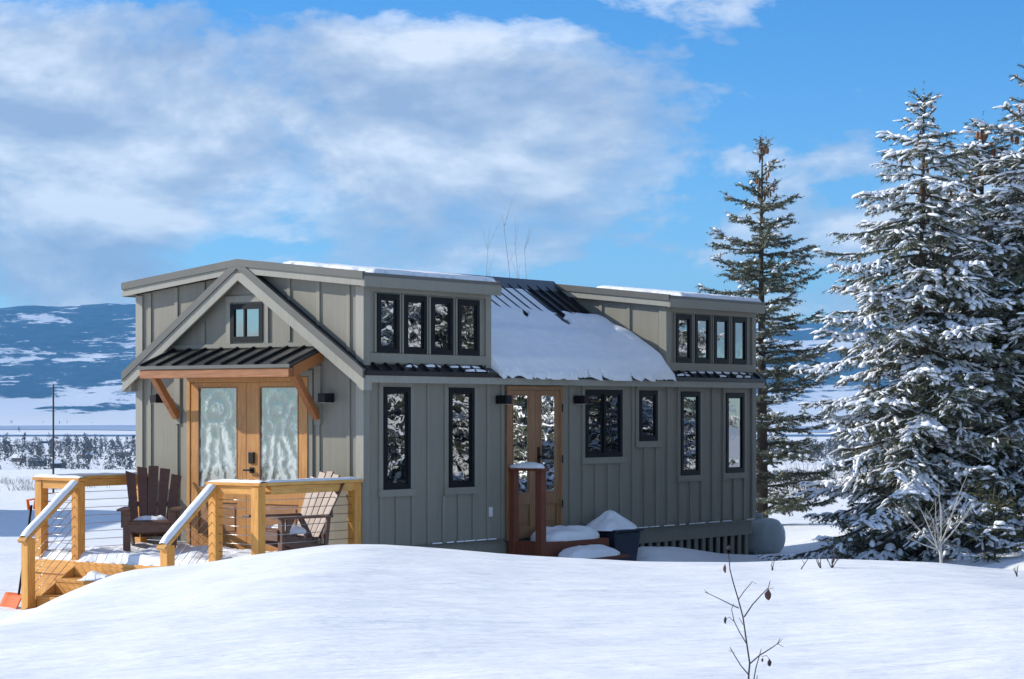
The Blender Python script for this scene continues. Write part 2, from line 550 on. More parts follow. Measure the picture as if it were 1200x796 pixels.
def ground_z(X, Y):
    X = np.asarray(X, float)
    Y = np.asarray(Y, float)
    # crest of the drift in front of the house at Y = 22, measured from its outline
    cr = sum(np.interp(X + k, CRX, CRZ) for k in (-0.16, -0.08, 0, 0.08, 0.16)) / 5
    back = np.where(X < -4.2, -0.20, -0.06) + 0.06 * sstep(-4.2, 3, X)
    back = back + 0.45 * sstep(3.4, 6.5, X) * sstep(20, 24, Y) * (1 - sstep(30, 45, Y))
    near = 0.52 + 0.02 * X
    near = np.clip(near, 0.35, 0.75)
    wf = sstep(10.5, 21.0, Y)
    wb = sstep(22.3, 25.2, Y)
    # a secondary drift against the long side of the house
    front = near * (1 - wf) + cr * wf
    z = front * (1 - wb) + back * wb
    side = np.exp(-((X - 1.6) / 1.4) ** 2) * np.exp(-((Y - 26.6) / 1.5) ** 2)
    z = z + 0.18 * side
    # drift banked against the rear half of the long side
    hu_ = (X + 1.74) * 0.6 + (Y - 26) * 0.8
    hw_ = -(X + 1.74) * 0.8 + (Y - 26) * 0.6
    bank = np.interp(hu_, [5.05, 5.35, 6.2, 7.3, 8.9, 9.6], [0, 0.34, 0.30, 0.16, 0.06, 0])
    z = z + bank * np.exp(-((hw_ + 0.35) / 0.55) ** 2)
    # surface undulation
    z = z + (0.045 * fbm(X * 0.9, Y * 0.6, 4) + 0.26 * fbm(X * 0.25 + 5, Y * 0.55 + 2, 3) * (1 - sstep(18.5, 21, Y))) * sstep(9, 12, Y) + 0.16 * fbm(X * 0.22 + 3, Y * 0.13, 3) * sstep(28, 36, Y)
    # gentle hummocks on the yard behind
    far = sstep(58, 70, Y) * (1 - sstep(75, 95, Y))
    z = z + 0.25 * far * fbm(X * 0.12, Y * 0.1 + 9, 3)
    # falls away to the valley
    t = sstep(74, 520, Y)
    z = z * (1 - t) - 32 * t
    t2 = sstep(500, 1200, Y) * (1 - sstep(2200, 2700, Y))
    z = z + 5 * t2 * fbm(X / 260.0, Y / 300.0, 4)
    hills = sstep(5600, 7600, Y)
    z = z + hills * (26 + 42 * fbm(X / 900.0 + 4, Y / 1500.0, 4) + 5 * fbm(X / 150.0, Y / 300.0, 3))
    return z


def axis(parts):
    out = []
    for a, b_, st in parts:
        out += list(np.arange(a, b_, st))
    out.append(parts[-1][1])
    return np.array(out)


xs_pos = axis([(0, 9, 0.16), (9, 20, 0.5), (20, 60, 3), (60, 300, 20), (300, 1500, 70), (1500, 6000, 220)])
xs = np.concatenate([-xs_pos[:0:-1], xs_pos])
ys = axis([(-40, 4, 4), (4, 10, 0.5), (10, 36, 0.16), (36, 80, 0.6), (80, 200, 5), (200, 700, 20), (700, 3000, 60), (3000, 11500, 150)])
GX, GY = np.meshgrid(xs, ys)
GZ = ground_z(GX, GY)
nx, ny = len(xs), len(ys)
ii = np.arange((ny - 1) * nx).reshape(ny - 1, nx)[:, :-1]
quads = np.stack([ii, ii + 1, ii + nx + 1, ii + nx], -1).reshape(-1, 4)
gr = np_mesh('snow_ground', np.stack([GX, GY, GZ], -1).reshape(-1, 3), quads, 'ground_snow', smooth=True)
tag(gr, kind='structure')

# mountains across the valley
mxs = np.linspace(-5600, 5600, 300)
mys = np.linspace(7700, 11400, 90)
MX, MY = np.meshgrid(mxs, mys)
prof = sstep(7700, 10600, MY) ** 0.85
rid = np.interp(MX, [-5600, -3200, -2560, -2300, -1900, -1300, 0, 1000, 1500, 2600, 5600], [455, 425, 470, 475, 480, 460, 400, 385, 400, 415, 390])
MZ = -36 + (rid + 36 + 90 * fbm(MX / 1500, MY / 4000 + 2, 3) + 16 * fbm(MX / 260, MY / 900, 3)) * prof * (1 + 0.30 * fbm(MX / 800.0 + 8, MY / 1500, 5))
MZ = MZ + 45 * fbm(MX / 420, MY / 420, 5) * sstep(7800, 8600, MY) * (1 - sstep(10300, 10700, MY))
nx, ny = len(mxs), len(mys)
ii = np.arange((ny - 1) * nx).reshape(ny - 1, nx)[:, :-1]
quads = np.stack([ii, ii + 1, ii + nx + 1, ii + nx], -1).reshape(-1, 4)
mo = np_mesh('mountains', np.stack([MX, MY, MZ], -1).reshape(-1, 3), quads, 'mountain_forest', smooth=True)
tag(mo, kind='structure')


def valley_sheet(name, material, x0, x1, yc, half, z, seed):
    xx = np.linspace(x0, x1, 90)
    a = yc + half * (1.1 * fbm(xx / 500 + seed, xx * 0 + seed, 4)) - half * (0.5 + 0.6 * vnoise(xx / 400 + seed, xx * 0 + 1.5))
    b_ = yc + half * (1.1 * fbm(xx / 500 + seed, xx * 0 + seed, 4)) + half * (0.5 + 0.6 * vnoise(xx / 350 - seed, xx * 0 + 7.5))
    V = np.concatenate([np.stack([xx, a, xx * 0 + z], -1), np.stack([xx, b_, xx * 0 + z], -1)])
    k = np.arange(89)
    o = np_mesh(name, V, np.stack([k, k + 1, k + 91, k + 90], -1), material)
    tag(o, kind='structure')


valley_sheet('cloud_shaded_strip', 'cloud_shade_blue', -2600, 2600, 4050, 750, -31.2, 3.0)  # strip of valley floor, cloud shadow put into its colour
valley_sheet('river', 'river_water', -1500, 1500, 2880, 85, -31.0, 8.0)

# ------------------------------------------------------------------ the house frame
C0 = Vector((-1.74, 26.0, 0.0))
DU, DW = Vector((0.6, 0.8, 0)), Vector((-0.8, 0.6, 0))
HROT = math.atan2(0.8, 0.6)
HL, HW = 8.93, 3.78
SB = 0.55                         # underside of the siding
WM = HW / 2                       # ridge line
ZR, MS = 4.00, 0.668              # ridge height and main slope
DS = 0.11                         # dormer slope


def sp(px, py, w=0.0):
    """photo pixel -> (u, z) on a plane along the house at offset w"""
    t = (px - CX) / F
    u = (t * (26 + .6 * w) + 1.74 + .8 * w) / (.6 - .8 * t)
    return u, EYE + (HY - py) / F * (26 + .8 * u + .6 * w)


def fp(px, py, u=0.0):
    """photo pixel -> (w, z) on a plane across the house at offset u"""
    t = (px - CX) / F
    w = -(t * (26 + .8 * u) + 1.74 - .6 * u) / (.8 + .6 * t)
    return w, EYE + (HY - py) / F * (26 + .8 * u + .6 * w)


def zmain(w):
    return ZR - abs(w - WM) * MS


def zdorm(w):
    return ZR + 0.02 - abs(w - WM) * DS


def h2w(u, w, z=0.0):
    p = C0 + DU * u + DW * w
    return Vector((p.x, p.y, z))


house = thing('tiny_house', 'grey-green board-and-batten tiny house with two dormers and snowy metal roof', 'house', C0, HROT)
U1, U2 = 2.42, 6.50               # end of the front dormer, start of the rear dormer
OV, OW = 0.15, 0.13               # overhangs along and across

# walls: front gable (with dormer shoulders), rear, two long sides
zt = zdorm(0) - 0.15


def end_poly(u):
    return [(u, 0, SB), (u, HW, SB), (u, HW, zt), (u, WM, zdorm(WM) - 0.15), (u, 0, zt)]


b = MB()
b.prism(end_poly(0.0), (0.12, 0, 0))
wall_front = b.build('wall', 'siding', house)
b = MB()
b.prism(end_poly(HL - 0.12), (0.12, 0, 0))
wall_rear = b.build('wall', 'siding', house)
zs = zmain(0) - 0.06
b = MB().box(0.122, HL - 0.122, 0.0, 0.12, SB, zs)
wall_side = b.build('wall', 'siding', house)
b = MB().box(0.122, HL - 0.122, HW - 0.12, HW, SB, zs)
b.build('wall', 'siding', house)
# dormer walls
dorm_walls = []
for (a, c) in ((0.122, U1), (U2, HL - 0.122)):
    for y0 in (0.0, HW - 0.12):
        dorm_walls.append(MB().box(a, c, y0, y0 + 0.12, zs + 0.003, zt).build('dormer_wall', 'siding', house))
# cheek walls of the dormers, seen above the middle roof
cheeks = []
for (a, c) in ((U1 - 0.12, U1 - 0.002), (U2 + 0.002, U2 + 0.12)):
    b = MB()
    b.prism([(a, 0.124, zs), (a, HW - 0.124, zs), (a, HW - 0.124, zt + 0.01), (a, WM, zdorm(WM) - 0.15), (a, 0.124, zt + 0.01)], (c - a, 0, 0))
    cheeks.append(b.build('dormer_cheek', 'siding', house))

# ------- openings on the long side (measured)
side_open = []


def rect_side(x0, y0, x1, y1):
    u0, za = sp(x0, y0)
    u1, zb = sp(x1, y1)
    return u0, u1, min(za, zb), max(za, zb)


def window_side(x0, y0, x1, y1, cas=0.075, sill=True, mull=0, parent=house, pane='window_glass', top=True):
    u0, u1, z0, z1 = rect_side(x0, (y0 + y1) / 2, x1, (y0 + y1) / 2)
    z1 = sp((x0 + x1) / 2, y0)[1]
    z0 = sp((x0 + x1) / 2, y1)[1]
    fw = 0.06
    fr_ = MB()
    d0, d1 = -0.034, 0.0
    fr_.box(u0, u0 + fw, d0, d1, z0, z1)
    fr_.box(u1 - fw, u1, d0, d1, z0, z1)
    fr_.box(u0 + fw, u1 - fw, d0, d1, z0, z0 + fw)
    fr_.box(u0 + fw, u1 - fw, d0, d1, z1 - fw, z1)
    if mull:
        um = (u0 + u1) / 2
        fr_.box(um - 0.022, um + 0.022, d0 - 0.006, d1, z0 + fw, z1 - fw)
    wn = fr_.build('window', 'black_frame', parent)
    MB().box(u0 + fw, u1 - fw, -0.010, -0.002, z0 + fw, z1 - fw).build('pane', pane, wn)
    # inner sash, a finger proud of the pane
    sa = MB()
    sw = 0.022
    for k in ([(u0 + fw, (u0 + u1) / 2 - .022), ((u0 + u1) / 2 + .022, u1 - fw)] if mull else [(u0 + fw, u1 - fw)]):
        sa.box(k[0], k[0] + sw, -0.020, -0.010, z0 + fw, z1 - fw)
        sa.box(k[1] - sw, k[1], -0.020, -0.010, z0 + fw, z1 - fw)
        sa.box(k[0] + sw, k[1] - sw, -0.020, -0.010, z0 + fw, z0 + fw + sw)
        sa.box(k[0] + sw, k[1] - sw, -0.020, -0.010, z1 - fw - sw, z1 - fw)
    sa.build('sash', 'black_metal', wn)
    MB().box(u0 - cas, u0 - 0.002, -0.022, 0, z0, z1).build('casing', 'trim', wn)
    MB().box(u1 + 0.002, u1 + cas, -0.022, 0, z0, z1).build('casing', 'trim', wn)
    if top:
        MB().box(u0 - cas, u1 + cas, -0.024, 0, z1 + 0.002, z1 + cas).build('casing', 'trim', wn)
    if sill:
        MB().box(u0 - cas - 0.01, u1 + cas + 0.01, -0.034, 0, z0 - cas - 0.01, z0 - 0.002).build('sill', 'trim', wn)
    side_open.append((u0 - cas - 0.02, u1 + cas + 0.02, z0 - cas - 0.02, z1 + cas + 0.005))
    return wn


for (x0, y0, x1, y1, mu) in ((447.7, 453.7, 479, 573.5, 0), (524.3, 454.5, 553.8, 571, 0), (684.6, 457, 727.4, 535.8, 1),
                             (747.7, 457.8, 768.7, 517, 0), (796.4, 459, 818.6, 557, 0), (849.4, 460.5, 870.4, 554, 0)):
    window_side(x0, y0, x1, y1, mull=mu)
for (x0, y0, x1, y1) in ((440, 344.6, 466, 413.4), (472, 346.7, 498, 414.6), (503.6, 349.2, 529, 415.6), (534.8, 351.5, 559.8, 416.4),
                         (790.5, 368.5, 808.5, 425), (813, 369.7, 830.6, 425.5), (835.5, 370.9, 852.3, 426), (857, 372.2, 873.3, 426.6)):
    window_side(x0, y0, x1, y1, cas=0.035, sill=False, top=False)
# bands above and below the dormer window rows
for (a, c, lab) in ((0.0, U1, 0), (U2, HL, 1)):
    zl = sp(500, 414.6)[1] - 0.012 if lab == 0 else sp(830, 425.5)[1] - 0.012
    zh = sp(500, 347)[1] + 0.012 if lab == 0 else sp(830, 370)[1] + 0.012
    MB().box(a + 0.10, c - 0.10, -0.028, -0.001, zl - 0.11, zl).build('trim_board', 'trim', dorm_walls[0 if lab == 0 else 2])
    MB().box(a + 0.10, c - 0.10, -0.028, -0.001, zh, zt - 0.003).build('trim_board', 'trim', dorm_walls[0 if lab == 0 else 2])
    for (p, q) in ((a - 0.022, a + 0.098), (c - 0.098, c + 0.01)):
        MB().box(p, q, -0.026, 0.0, zmain(0) - 0.02, zt - 0.004).build('corner_board', 'trim', dorm_walls[0 if lab == 0 else 2])

# side French door
du0, dz1 = sp(591.7, 452)
du1, _ = sp(657, 452)
dz0 = SB - 0.02


def door_pair(name, a0, a1, z0, z1, mk, woodm, panelm, glassm, parent, panes, zpane, zpanel, handle_side=1, out=-1):
    """mk(a, depth, z) maps along-wall, outward depth, height to local coordinates"""
    def bx(mb, a, c, d0, d1, p, q):
        P = [mk(a, d0, p), mk(c, d0, p), mk(c, d1, p), mk(a, d1, p)]
        Q = [mk(a, d0, q), mk(c, d0, q), mk(c, d1, q), mk(a, d1, q)]
        mb.hexa(P, Q)
    fr_ = MB()
    fw = 0.055
    bx(fr_, a0, a0 + fw, 0, 0.04, z0, z1)
    bx(fr_, a1 - fw, a1, 0, 0.04, z0, z1)
    bx(fr_, a0 + fw, a1 - fw, 0, 0.04, z1 - fw, z1)
    dr = fr_.build(name, woodm, parent, 0.004)
    mid = (a0 + a1) / 2
    for k, (p, q) in enumerate(((a0 + fw + .003, mid - .003), (mid + .003, a1 - fw - .003))):
        lf = MB()
        g0, g1 = panes[k]
        zl, zh = zpane
        pl, ph = zpanel
        bx(lf, p, g0, 0.0, 0.030, z0 + .01, z1 - fw - .003)
        bx(lf, g1, q, 0.0, 0.030, z0 + .01, z1 - fw - .003)
        bx(lf, g0, g1, 0.0, 0.028, zh, z1 - fw - .003)
        bx(lf, g0, g1, 0.0, 0.028, ph, zl)
        bx(lf, g0, g1, 0.0, 0.028, z0 + .01, pl)
        leaf = lf.build('door_leaf', woodm, dr, 0.003)
        g = MB()
        bx(g, g0, g1, 0.002, 0.014, zl, zh)
        g.build('pane', glassm, dr)
        g = MB()
        bx(g, g0, g1, 0.002, 0.012, pl, ph)
        bx(g, g0 + .05, g1 - .05, 0.012, 0.022, pl + .05, ph - .05)
        g.build('panel', panelm, dr, 0.003)
        g = MB()
        mw = 0.014
        bx(g, g0, g0 + mw, 0.0145, 0.034, zl, zh)
        bx(g, g1 - mw, g1, 0.0145, 0.034, zl, zh)
        bx(g, g0 + mw, g1 - mw, 0.0145, 0.034, zl, zl + mw)
        bx(g, g0 + mw, g1 - mw, 0.0145, 0.034, zh - mw, zh)
        g.build('glazing_bead', panelm, dr)
    return dr, bx


mk_side = lambda a, d, z: (a, -d, z)
g1 = (sp(598.6, 500)[0], sp(618.8, 500)[0])
g2 = (sp(631.5, 500)[0], sp(650.4, 500)[0])
zp = (sp(625, 577.5)[1], sp(625, 462.8)[1])
sdoor, bxs = door_pair('door', du0, du1, dz0, dz1, mk_side, 'side_door_wood', 'side_door_wood', 'side_door_glass', house, (g1, g2), zp, (sp(625, 616)[1], sp(625, 591)[1]))
hb = MB()
hu = sp(628.6, 520)[0]
hz = sp(628.6, 534)[1]
bxs(hb, hu - 0.02, hu + 0.02, 0.031, 0.045, hz - 0.11, hz + 0.11)
bxs(hb, hu - 0.02, hu + 0.10, 0.06, 0.08, hz - 0.03, hz)
bxs(hb, hu - 0.01, hu + 0.01, 0.045, 0.06, hz - 0.03, hz)
hb.build('door_handle', 'black_metal', sdoor)
for hy in (478, 538, 590):
    q = sp(656.5, hy)[1]
    hb = MB()
    bxs(hb, du1 - 0.03, du1 - 0.005, 0.041, 0.047, q - 0.05, q + 0.05)
    hb.build('hinge', 'black_metal', sdoor)
side_open.append((du0 - 0.01, du1 + 0.01, 0, dz1 + 0.02))


def spans(z0, z1, u, openings):
    """vertical stretches of a batten at u that miss the openings"""
    out = [(z0, z1)]
    for (a, c, p, q) in openings:
        if a - 0.03 < u < c + 0.03:
            nw = []
            for (s, e) in out:
                if q <= s or p >= e:
                    nw.append((s, e))
                else:
                    if p > s:
                        nw.append((s, p))
                    if q < e:
                        nw.append((q, e))
            out = nw
    return [(s, e) for (s, e) in out if e - s > 0.05]


nb = 30
for k in range(1, nb):
    u = k * HL / nb
    for (s, e) in spans(SB + 0.012, zs - 0.02, u, side_open):
        MB().box(u - 0.024, u + 0.024, -0.019, 0.0, s, e).build('batten', 'siding', wall_side)
# corner boards, base boards on the long side
for (p, q) in ((-0.022, 0.09), (HL - 0.09, HL + 0.02)):
    MB().box(p, q, -0.024, 0.0, SB + 0.004, zs - 0.03).build('corner_board', 'trim', wall_side)
MB().box(0.0, HL, -0.035, -0.002, SB - 0.005, SB + 0.012).build('drip_flashing', 'drip_edge', wall_side)
# thin line of snow caught on the flashing, in broken pieces
uu = 1.25
k = 0
while uu < HL - 0.2:
    ln = random.uniform(0.12, 0.32)
    if not (du0 - 0.1 < uu + ln and uu < 5.1) and random.random() < 0.85:
        MB().box(uu, min(uu + ln, HL - 0.05), -0.033, -0.020, SB + 0.0125, SB + 0.026).build('snow', 'snow', wall_side)
    uu += ln + random.uniform(0.02, 0.14)

# ------- skirting: rim beam and slats with dark gap behind
sk = MB().box(0.06, HL - 0.02, 0.03, 0.10, SB - 0.21, SB - 0.008).build('skirting', 'siding', house)
MB().box(0.06, HL - 0.02, 0.35, 0.40, -0.1, SB - 0.2).build('gap_shade_panel', 'black_frame', house)  # black sheet standing in for the shade behind the slats
MB().box(0.0, 0.06, 0.02, HW - 0.02, -0.1, SB - 0.01).build('skirting', 'siding', house)
MB().box(HL - 0.08, HL - 0.02, 0.11, HW - 0.02, -0.1, SB - 0.01).build('skirting', 'siding', house)
for k in range(44):
    u = 0.2 + k * 0.2
    if u < HL - 0.1:
        MB().box(u - 0.04, u + 0.04, 0.05, 0.075, -0.12, SB - 0.212).build('slat', 'siding', sk)

# ------- front battens, rakes, trim
front_open = []
wl, ztop = fp(221.4, 442.8)
wr, _ = fp(362.7, 442.0)
ztop = 2.59
front_open.append((wr - 0.08, wl + 0.08, 0, ztop + 0.12))
# gable window
gw1, gz1 = fp(271.7, 357)
gw0, gz0 = fp(309.9, 400.2)
front_open.append((gw0 - 0.10, gw1 + 0.10, gz0 - 0.1, gz1 + 0.12))
nbf = 8
bands = [WM + s * (0.24 + 0.475 * k) for s in (-1, 1) for k in range(4)]
for w in sorted(bands):
    top_lim = zdorm(w) - 0.16
    # rake boards cross the wall: stop below them and start again above
    rz_lo, rz_hi = zmain(w) - 0.235, zmain(w) - 0.005
    op = front_open + [(w - 0.1, w + 0.1, rz_lo, rz_hi)]
    if 0.5 < w < 3.25:
        op.append((w - 0.1, w + 0.1, 2.80, 3.02))
    if WM - 1.75 < w < WM + 1.75:
        for (s, e) in spans(SB + 0.01, top_lim, w, op):
            MB().box(-0.019, 0.0, w - 0.026, w + 0.026, s, e).build('batten', 'siding', wall_front)
for (p, q) in ((-0.02, 0.10), (HW - 0.10, HW + 0.02)):
    MB().box(-0.024, 0.0, p, q, SB + 0.004, zt - 0.02).build('corner_board', 'fascia', wall_front)
# trim band over the pent roof
MB().box(-0.026, 0.0, 0.62, 3.16, 2.955, 3.005).build('trim_board', 'trim', wall_front)
# small gable window
f_ = MB()
fw = 0.065
f_.box(-0.034, 0, gw0, gw0 + fw, gz0, gz1)
f_.box(-0.034, 0, gw1 - fw, gw1, gz0, gz1)
f_.box(-0.034, 0, gw0 + fw, gw1 - fw, gz0, gz0 + fw)
f_.box(-0.034, 0, gw0 + fw, gw1 - fw, gz1 - fw, gz1)
f_.box(-0.030, 0, (gw0 + gw1) / 2 + 0.02, (gw0 + gw1) / 2 + 0.05, gz0 + fw, gz1 - fw)
gw = f_.build('window', 'black_frame', house)
MB().box(-0.012, -0.002, gw0 + fw, gw1 - fw, gz0 + fw, gz1 - fw).build('pane', 'window_glass', gw)
c = MB()
c.box(-0.024, 0, gw0 - 0.08, gw0 - 0.002, gz0 - 0.02, gz1 + 0.02)
c.box(-0.024, 0, gw1 + 0.002, gw1 + 0.08, gz0 - 0.02, gz1 + 0.02)
c.box(-0.026, 0, gw0 - 0.09, gw1 + 0.09, gz1 + 0.022, gz1 + 0.10)
c.build('casing', 'trim', gw)

# ------- roofs
roof = MB()
TH = 0.05


def slab_main(mb, u0, u1, side, wa, wb, ztop_f, th):
    """roof slab between two w values on one side; side -1 = towards the camera's long side"""
    pts = [(u0, wa, ztop_f(wa)), (u1, wa, ztop_f(wa)), (u1, wb, ztop_f(wb)), (u0, wb, ztop_f(wb))]
    lo = [(x, y, z - th) for x, y, z in pts]
    if side < 0:
        pts, lo = pts[::-1], lo[::-1]
    mb.hexa(lo, pts)


slab_main(roof, -OV + .004, HL + OV - .05, -1, -OW, WM, zmain, TH)
slab_main(roof, -OV + .004, HL + OV - .05, 1, WM + 0.001, HW + OW, zmain, TH)
main_roof = roof.build('roof', 'roof_metal', house)
# standing seams on the main roof (where the roof shows)
sp_ = 0.23
k = 0
u = -OV + 0.06
while u < HL + 0.05:
    full = U1 + 0.02 < u < U2 - 0.02
    wtop = WM - 0.08 if full else -0.004
    a, c = Vector((u, -OW + 0.002, zmain(-OW) + 0.018)), Vector((u, wtop, zmain(wtop) + 0.018))
    if full or u < U1 or u > U2:
        MB().beam(a, c, 0.022, 0.036, (0, -MS, 1)).build('seam', 'roof_metal', main_roof)
    u += sp_
# ridge cap over the middle
MB().prism([(U1 + 0.10, WM - 0.16, zmain(WM - 0.16) + 0.012), (U1 + 0.10, WM, ZR + 0.065), (U1 + 0.10, WM + 0.16, zmain(WM + 0.16) + 0.012), (U1 + 0.10, WM, ZR + 0.02)], (U2 - U1 - 0.16, 0, 0)).build('ridge_cap', 'ridge_metal', main_roof)
# rake boards at the front gable: light fascia below, metal trim above
for sgn in (-1, 1):
    we = WM + sgn * (WM + OW)
    for (nm, mt, t0, t1, x0, x1) in (('rake_board', 'fascia', 0.225, 0.085, -OV, 0.0), ('rake_trim', 'drip_edge', 0.083, -0.022, -OV - 0.018, 0.0)):
        P = [(x0, WM, ZR - t0), (x0, WM, ZR - t1), (x0, we, zmain(we) - t1), (x0, we, zmain(we) - t0)]
        th = 0.032 if nm == 'rake_board' else 0.05
        MB().prism(P if sgn > 0 else P[::-1], (th, 0, 0)).build(nm, mt, main_roof)
    # soffit under the rake
    P = [(-OV + 0.034, WM, ZR - 0.11), (-OV + 0.034, we, zmain(we) - 0.11), (-OV + 0.034, we, zmain(we) - 0.09), (-OV + 0.034, WM, ZR - 0.09)]
    MB().prism(P, (OV - 0.036, 0, 0)).build('soffit', 'fascia', main_roof)
    # rake return at the eave
    ww = we - sgn * 0.0
    MB().prism([(-OV + 0.033, we, zmain(we) - 0.225), (-OV + 0.033, we - sgn * OW, zmain(we) - 0.225), (-OV + 0.033, we - sgn * OW, zmain(we) - 0.10), (-OV + 0.033, we, zmain(we) - 0.10)], (OV - 0.036, 0, 0)).build('eave_return', 'fascia', main_roof)
# eave fascia along both long sides
for sgn in (-1, 1):
    we = WM + sgn * (WM + OW)
    y0, y1 = (we - 0.002, we + 0.03) if sgn < 0 else (we - 0.03, we + 0.002)
    ze = zmain(we)
    MB().box(-OV + 0.034, HL + OV - 0.06, y0, y1, ze - 0.135, ze - 0.052).build('eave_fascia', 'fascia', main_roof)
    yi0, yi1 = (we + 0.031, 0.0) if sgn < 0 else (HW, we - 0.031)
    MB().box(0.0, HL, min(yi0, yi1), max(yi0, yi1), ze - 0.13, ze - 0.115).build('soffit', 'trim', main_roof)
    MB().box(-OV + 0.034, HL + OV - 0.06, y0 - (0.012 if sgn < 0 else -0.012), y1 - (0.034 if sgn < 0 else -0.034), ze - 0.05, ze + 0.004).build('drip_edge', 'roof_metal', main_roof)


def dormer_roof(u0, u1):
    mb = MB()
    slab_main(mb, u0, u1, -1, -OW - 0.01, WM, zdorm, 0.04)
    slab_main(mb, u0, u1, 1, WM + .001, HW + OW + 0.01, zdorm, 0.04)
    dr = mb.build('dormer_roof', 'drip_edge', house)
    for sgn in (-1, 1):
        we = WM + sgn * (WM + OW)
        for (xa, xb, xm0, xm1) in ((u0, u0 + 0.03, u0 - 0.02, u0 + 0.03), (u1 - 0.03, u1, u1 - 0.03, u1 + 0.01)):
            P = [(xa, WM, zdorm(WM) - 0.16), (xa, WM, zdorm(WM) - 0.078), (xa, we, zdorm(we) - 0.078), (xa, we, zdorm(we) - 0.16)]
            MB().prism(P if sgn > 0 else P[::-1], (xb - xa, 0, 0)).build('rake_board', 'fascia', dr)
            P = [(xm0, WM, zdorm(WM) - 0.076), (xm0, WM, zdorm(WM) + 0.012), (xm0, we, zdorm(we) + 0.012), (xm0, we, zdorm(we) - 0.076)]
            MB().prism(P if sgn > 0 else P[::-1], (xm1 - xm0, 0, 0)).build('rake_trim', 'drip_edge', dr)
        y0, y1 = (we - 0.002, we + 0.03) if sgn < 0 else (we - 0.03, we + 0.002)
        MB().box(u0 + 0.001, u1 - 0.001, y0 - (0.012 if sgn < 0 else -0.012), y1, zdorm(we) - 0.165, zdorm(we) - 0.042).build('eave_fascia', 'trim', dr)
        yi0, yi1 = (we + 0.031, 0.0) if sgn < 0 else (HW, we - 0.031)
        MB().box(u0 + 0.031, u1 - 0.031, min(yi0, yi1) + .001, max(yi0, yi1) - .001, zdorm(we) - 0.15, zdorm(we) - 0.135).build('soffit', 'trim', dr)
        # front soffit
        P = [(u0 + .031, WM, zdorm(WM) - 0.125), (u0 + .031, we - sgn * OW, zdorm(we - sgn * OW) - 0.125), (u0 + .031, we - sgn * OW, zdorm(we - sgn * OW) - 0.11), (u0 + .031, WM, zdorm(WM) - 0.11)]
        MB().prism(P, (0.10, 0, 0)).build('soffit', 'trim', dr)
    return dr


dr1 = dormer_roof(-OV, U1 + 0.07)
dr2 = dormer_roof(U2 - 0.10, HL + 0.08)
# verticals on the cheek of the rear dormer
for w in (0.62, 1.10):
    if True:
        MB().box(U2 - 0.017, U2 + 0.001, w - 0.024, w + 0.024, zmain(w), zdorm(w) - 0.16).build('batten', 'siding', cheeks[1])
MB().box(U2 - 0.022, U2 + 0.001, 0.0, 0.10, zmain(0.05) + 0.02, zt - 0.004).build('corner_board', 'trim', cheeks[1])

# ------- snow on the roofs


def snow_patch(name, parent, u0, u1, w0, w1, base_f, thick_f, nu, nw, material='snow', minh=0.004):
    """closed lump of snow over a roof: top = base + thickness, faces only where snow is left"""
    U = np.linspace(u0, u1, nu)
    Wd = np.linspace(w0, w1, nw)
    UU, WW = np.meshgrid(U, Wd)
    T = thick_f(UU, WW)
    B = np.vectorize(base_f)(WW)
    V = np.concatenate([np.stack([UU, WW, B + np.maximum(T, 0.0)], -1).reshape(-1, 3), np.stack([UU, WW, B - 0.004], -1).reshape(-1, 3)])
    n = nu * nw
    ok = (T > minh)
    cell = ok[:-1, :-1] | ok[1:, :-1] | ok[:-1, 1:] | ok[1:, 1:]
    idx = np.arange(n).reshape(nw, nu)
    Fq = []
    for j in range(nw - 1):
        for i in range(nu - 1):
            if not cell[j, i]:
                continue
            a, b_, c_, d_ = idx[j, i], idx[j, i + 1], idx[j + 1, i + 1], idx[j + 1, i]
            Fq.append((a, b_, c_, d_))
            for (dj, di, e0, e1) in ((-1, 0, a, b_), (0, 1, b_, c_), (1, 0, c_, d_), (0, -1, d_, a)):
                jj, i2 = j + dj, i + di
                if jj < 0 or i2 < 0 or jj >= nw - 1 or i2 >= nu - 1 or not cell[jj, i2]:
                    Fq.append((e1, e0, e0 + n, e1 + n))
    o = np_mesh(name, V, Fq, material, parent, smooth=True)
    return o


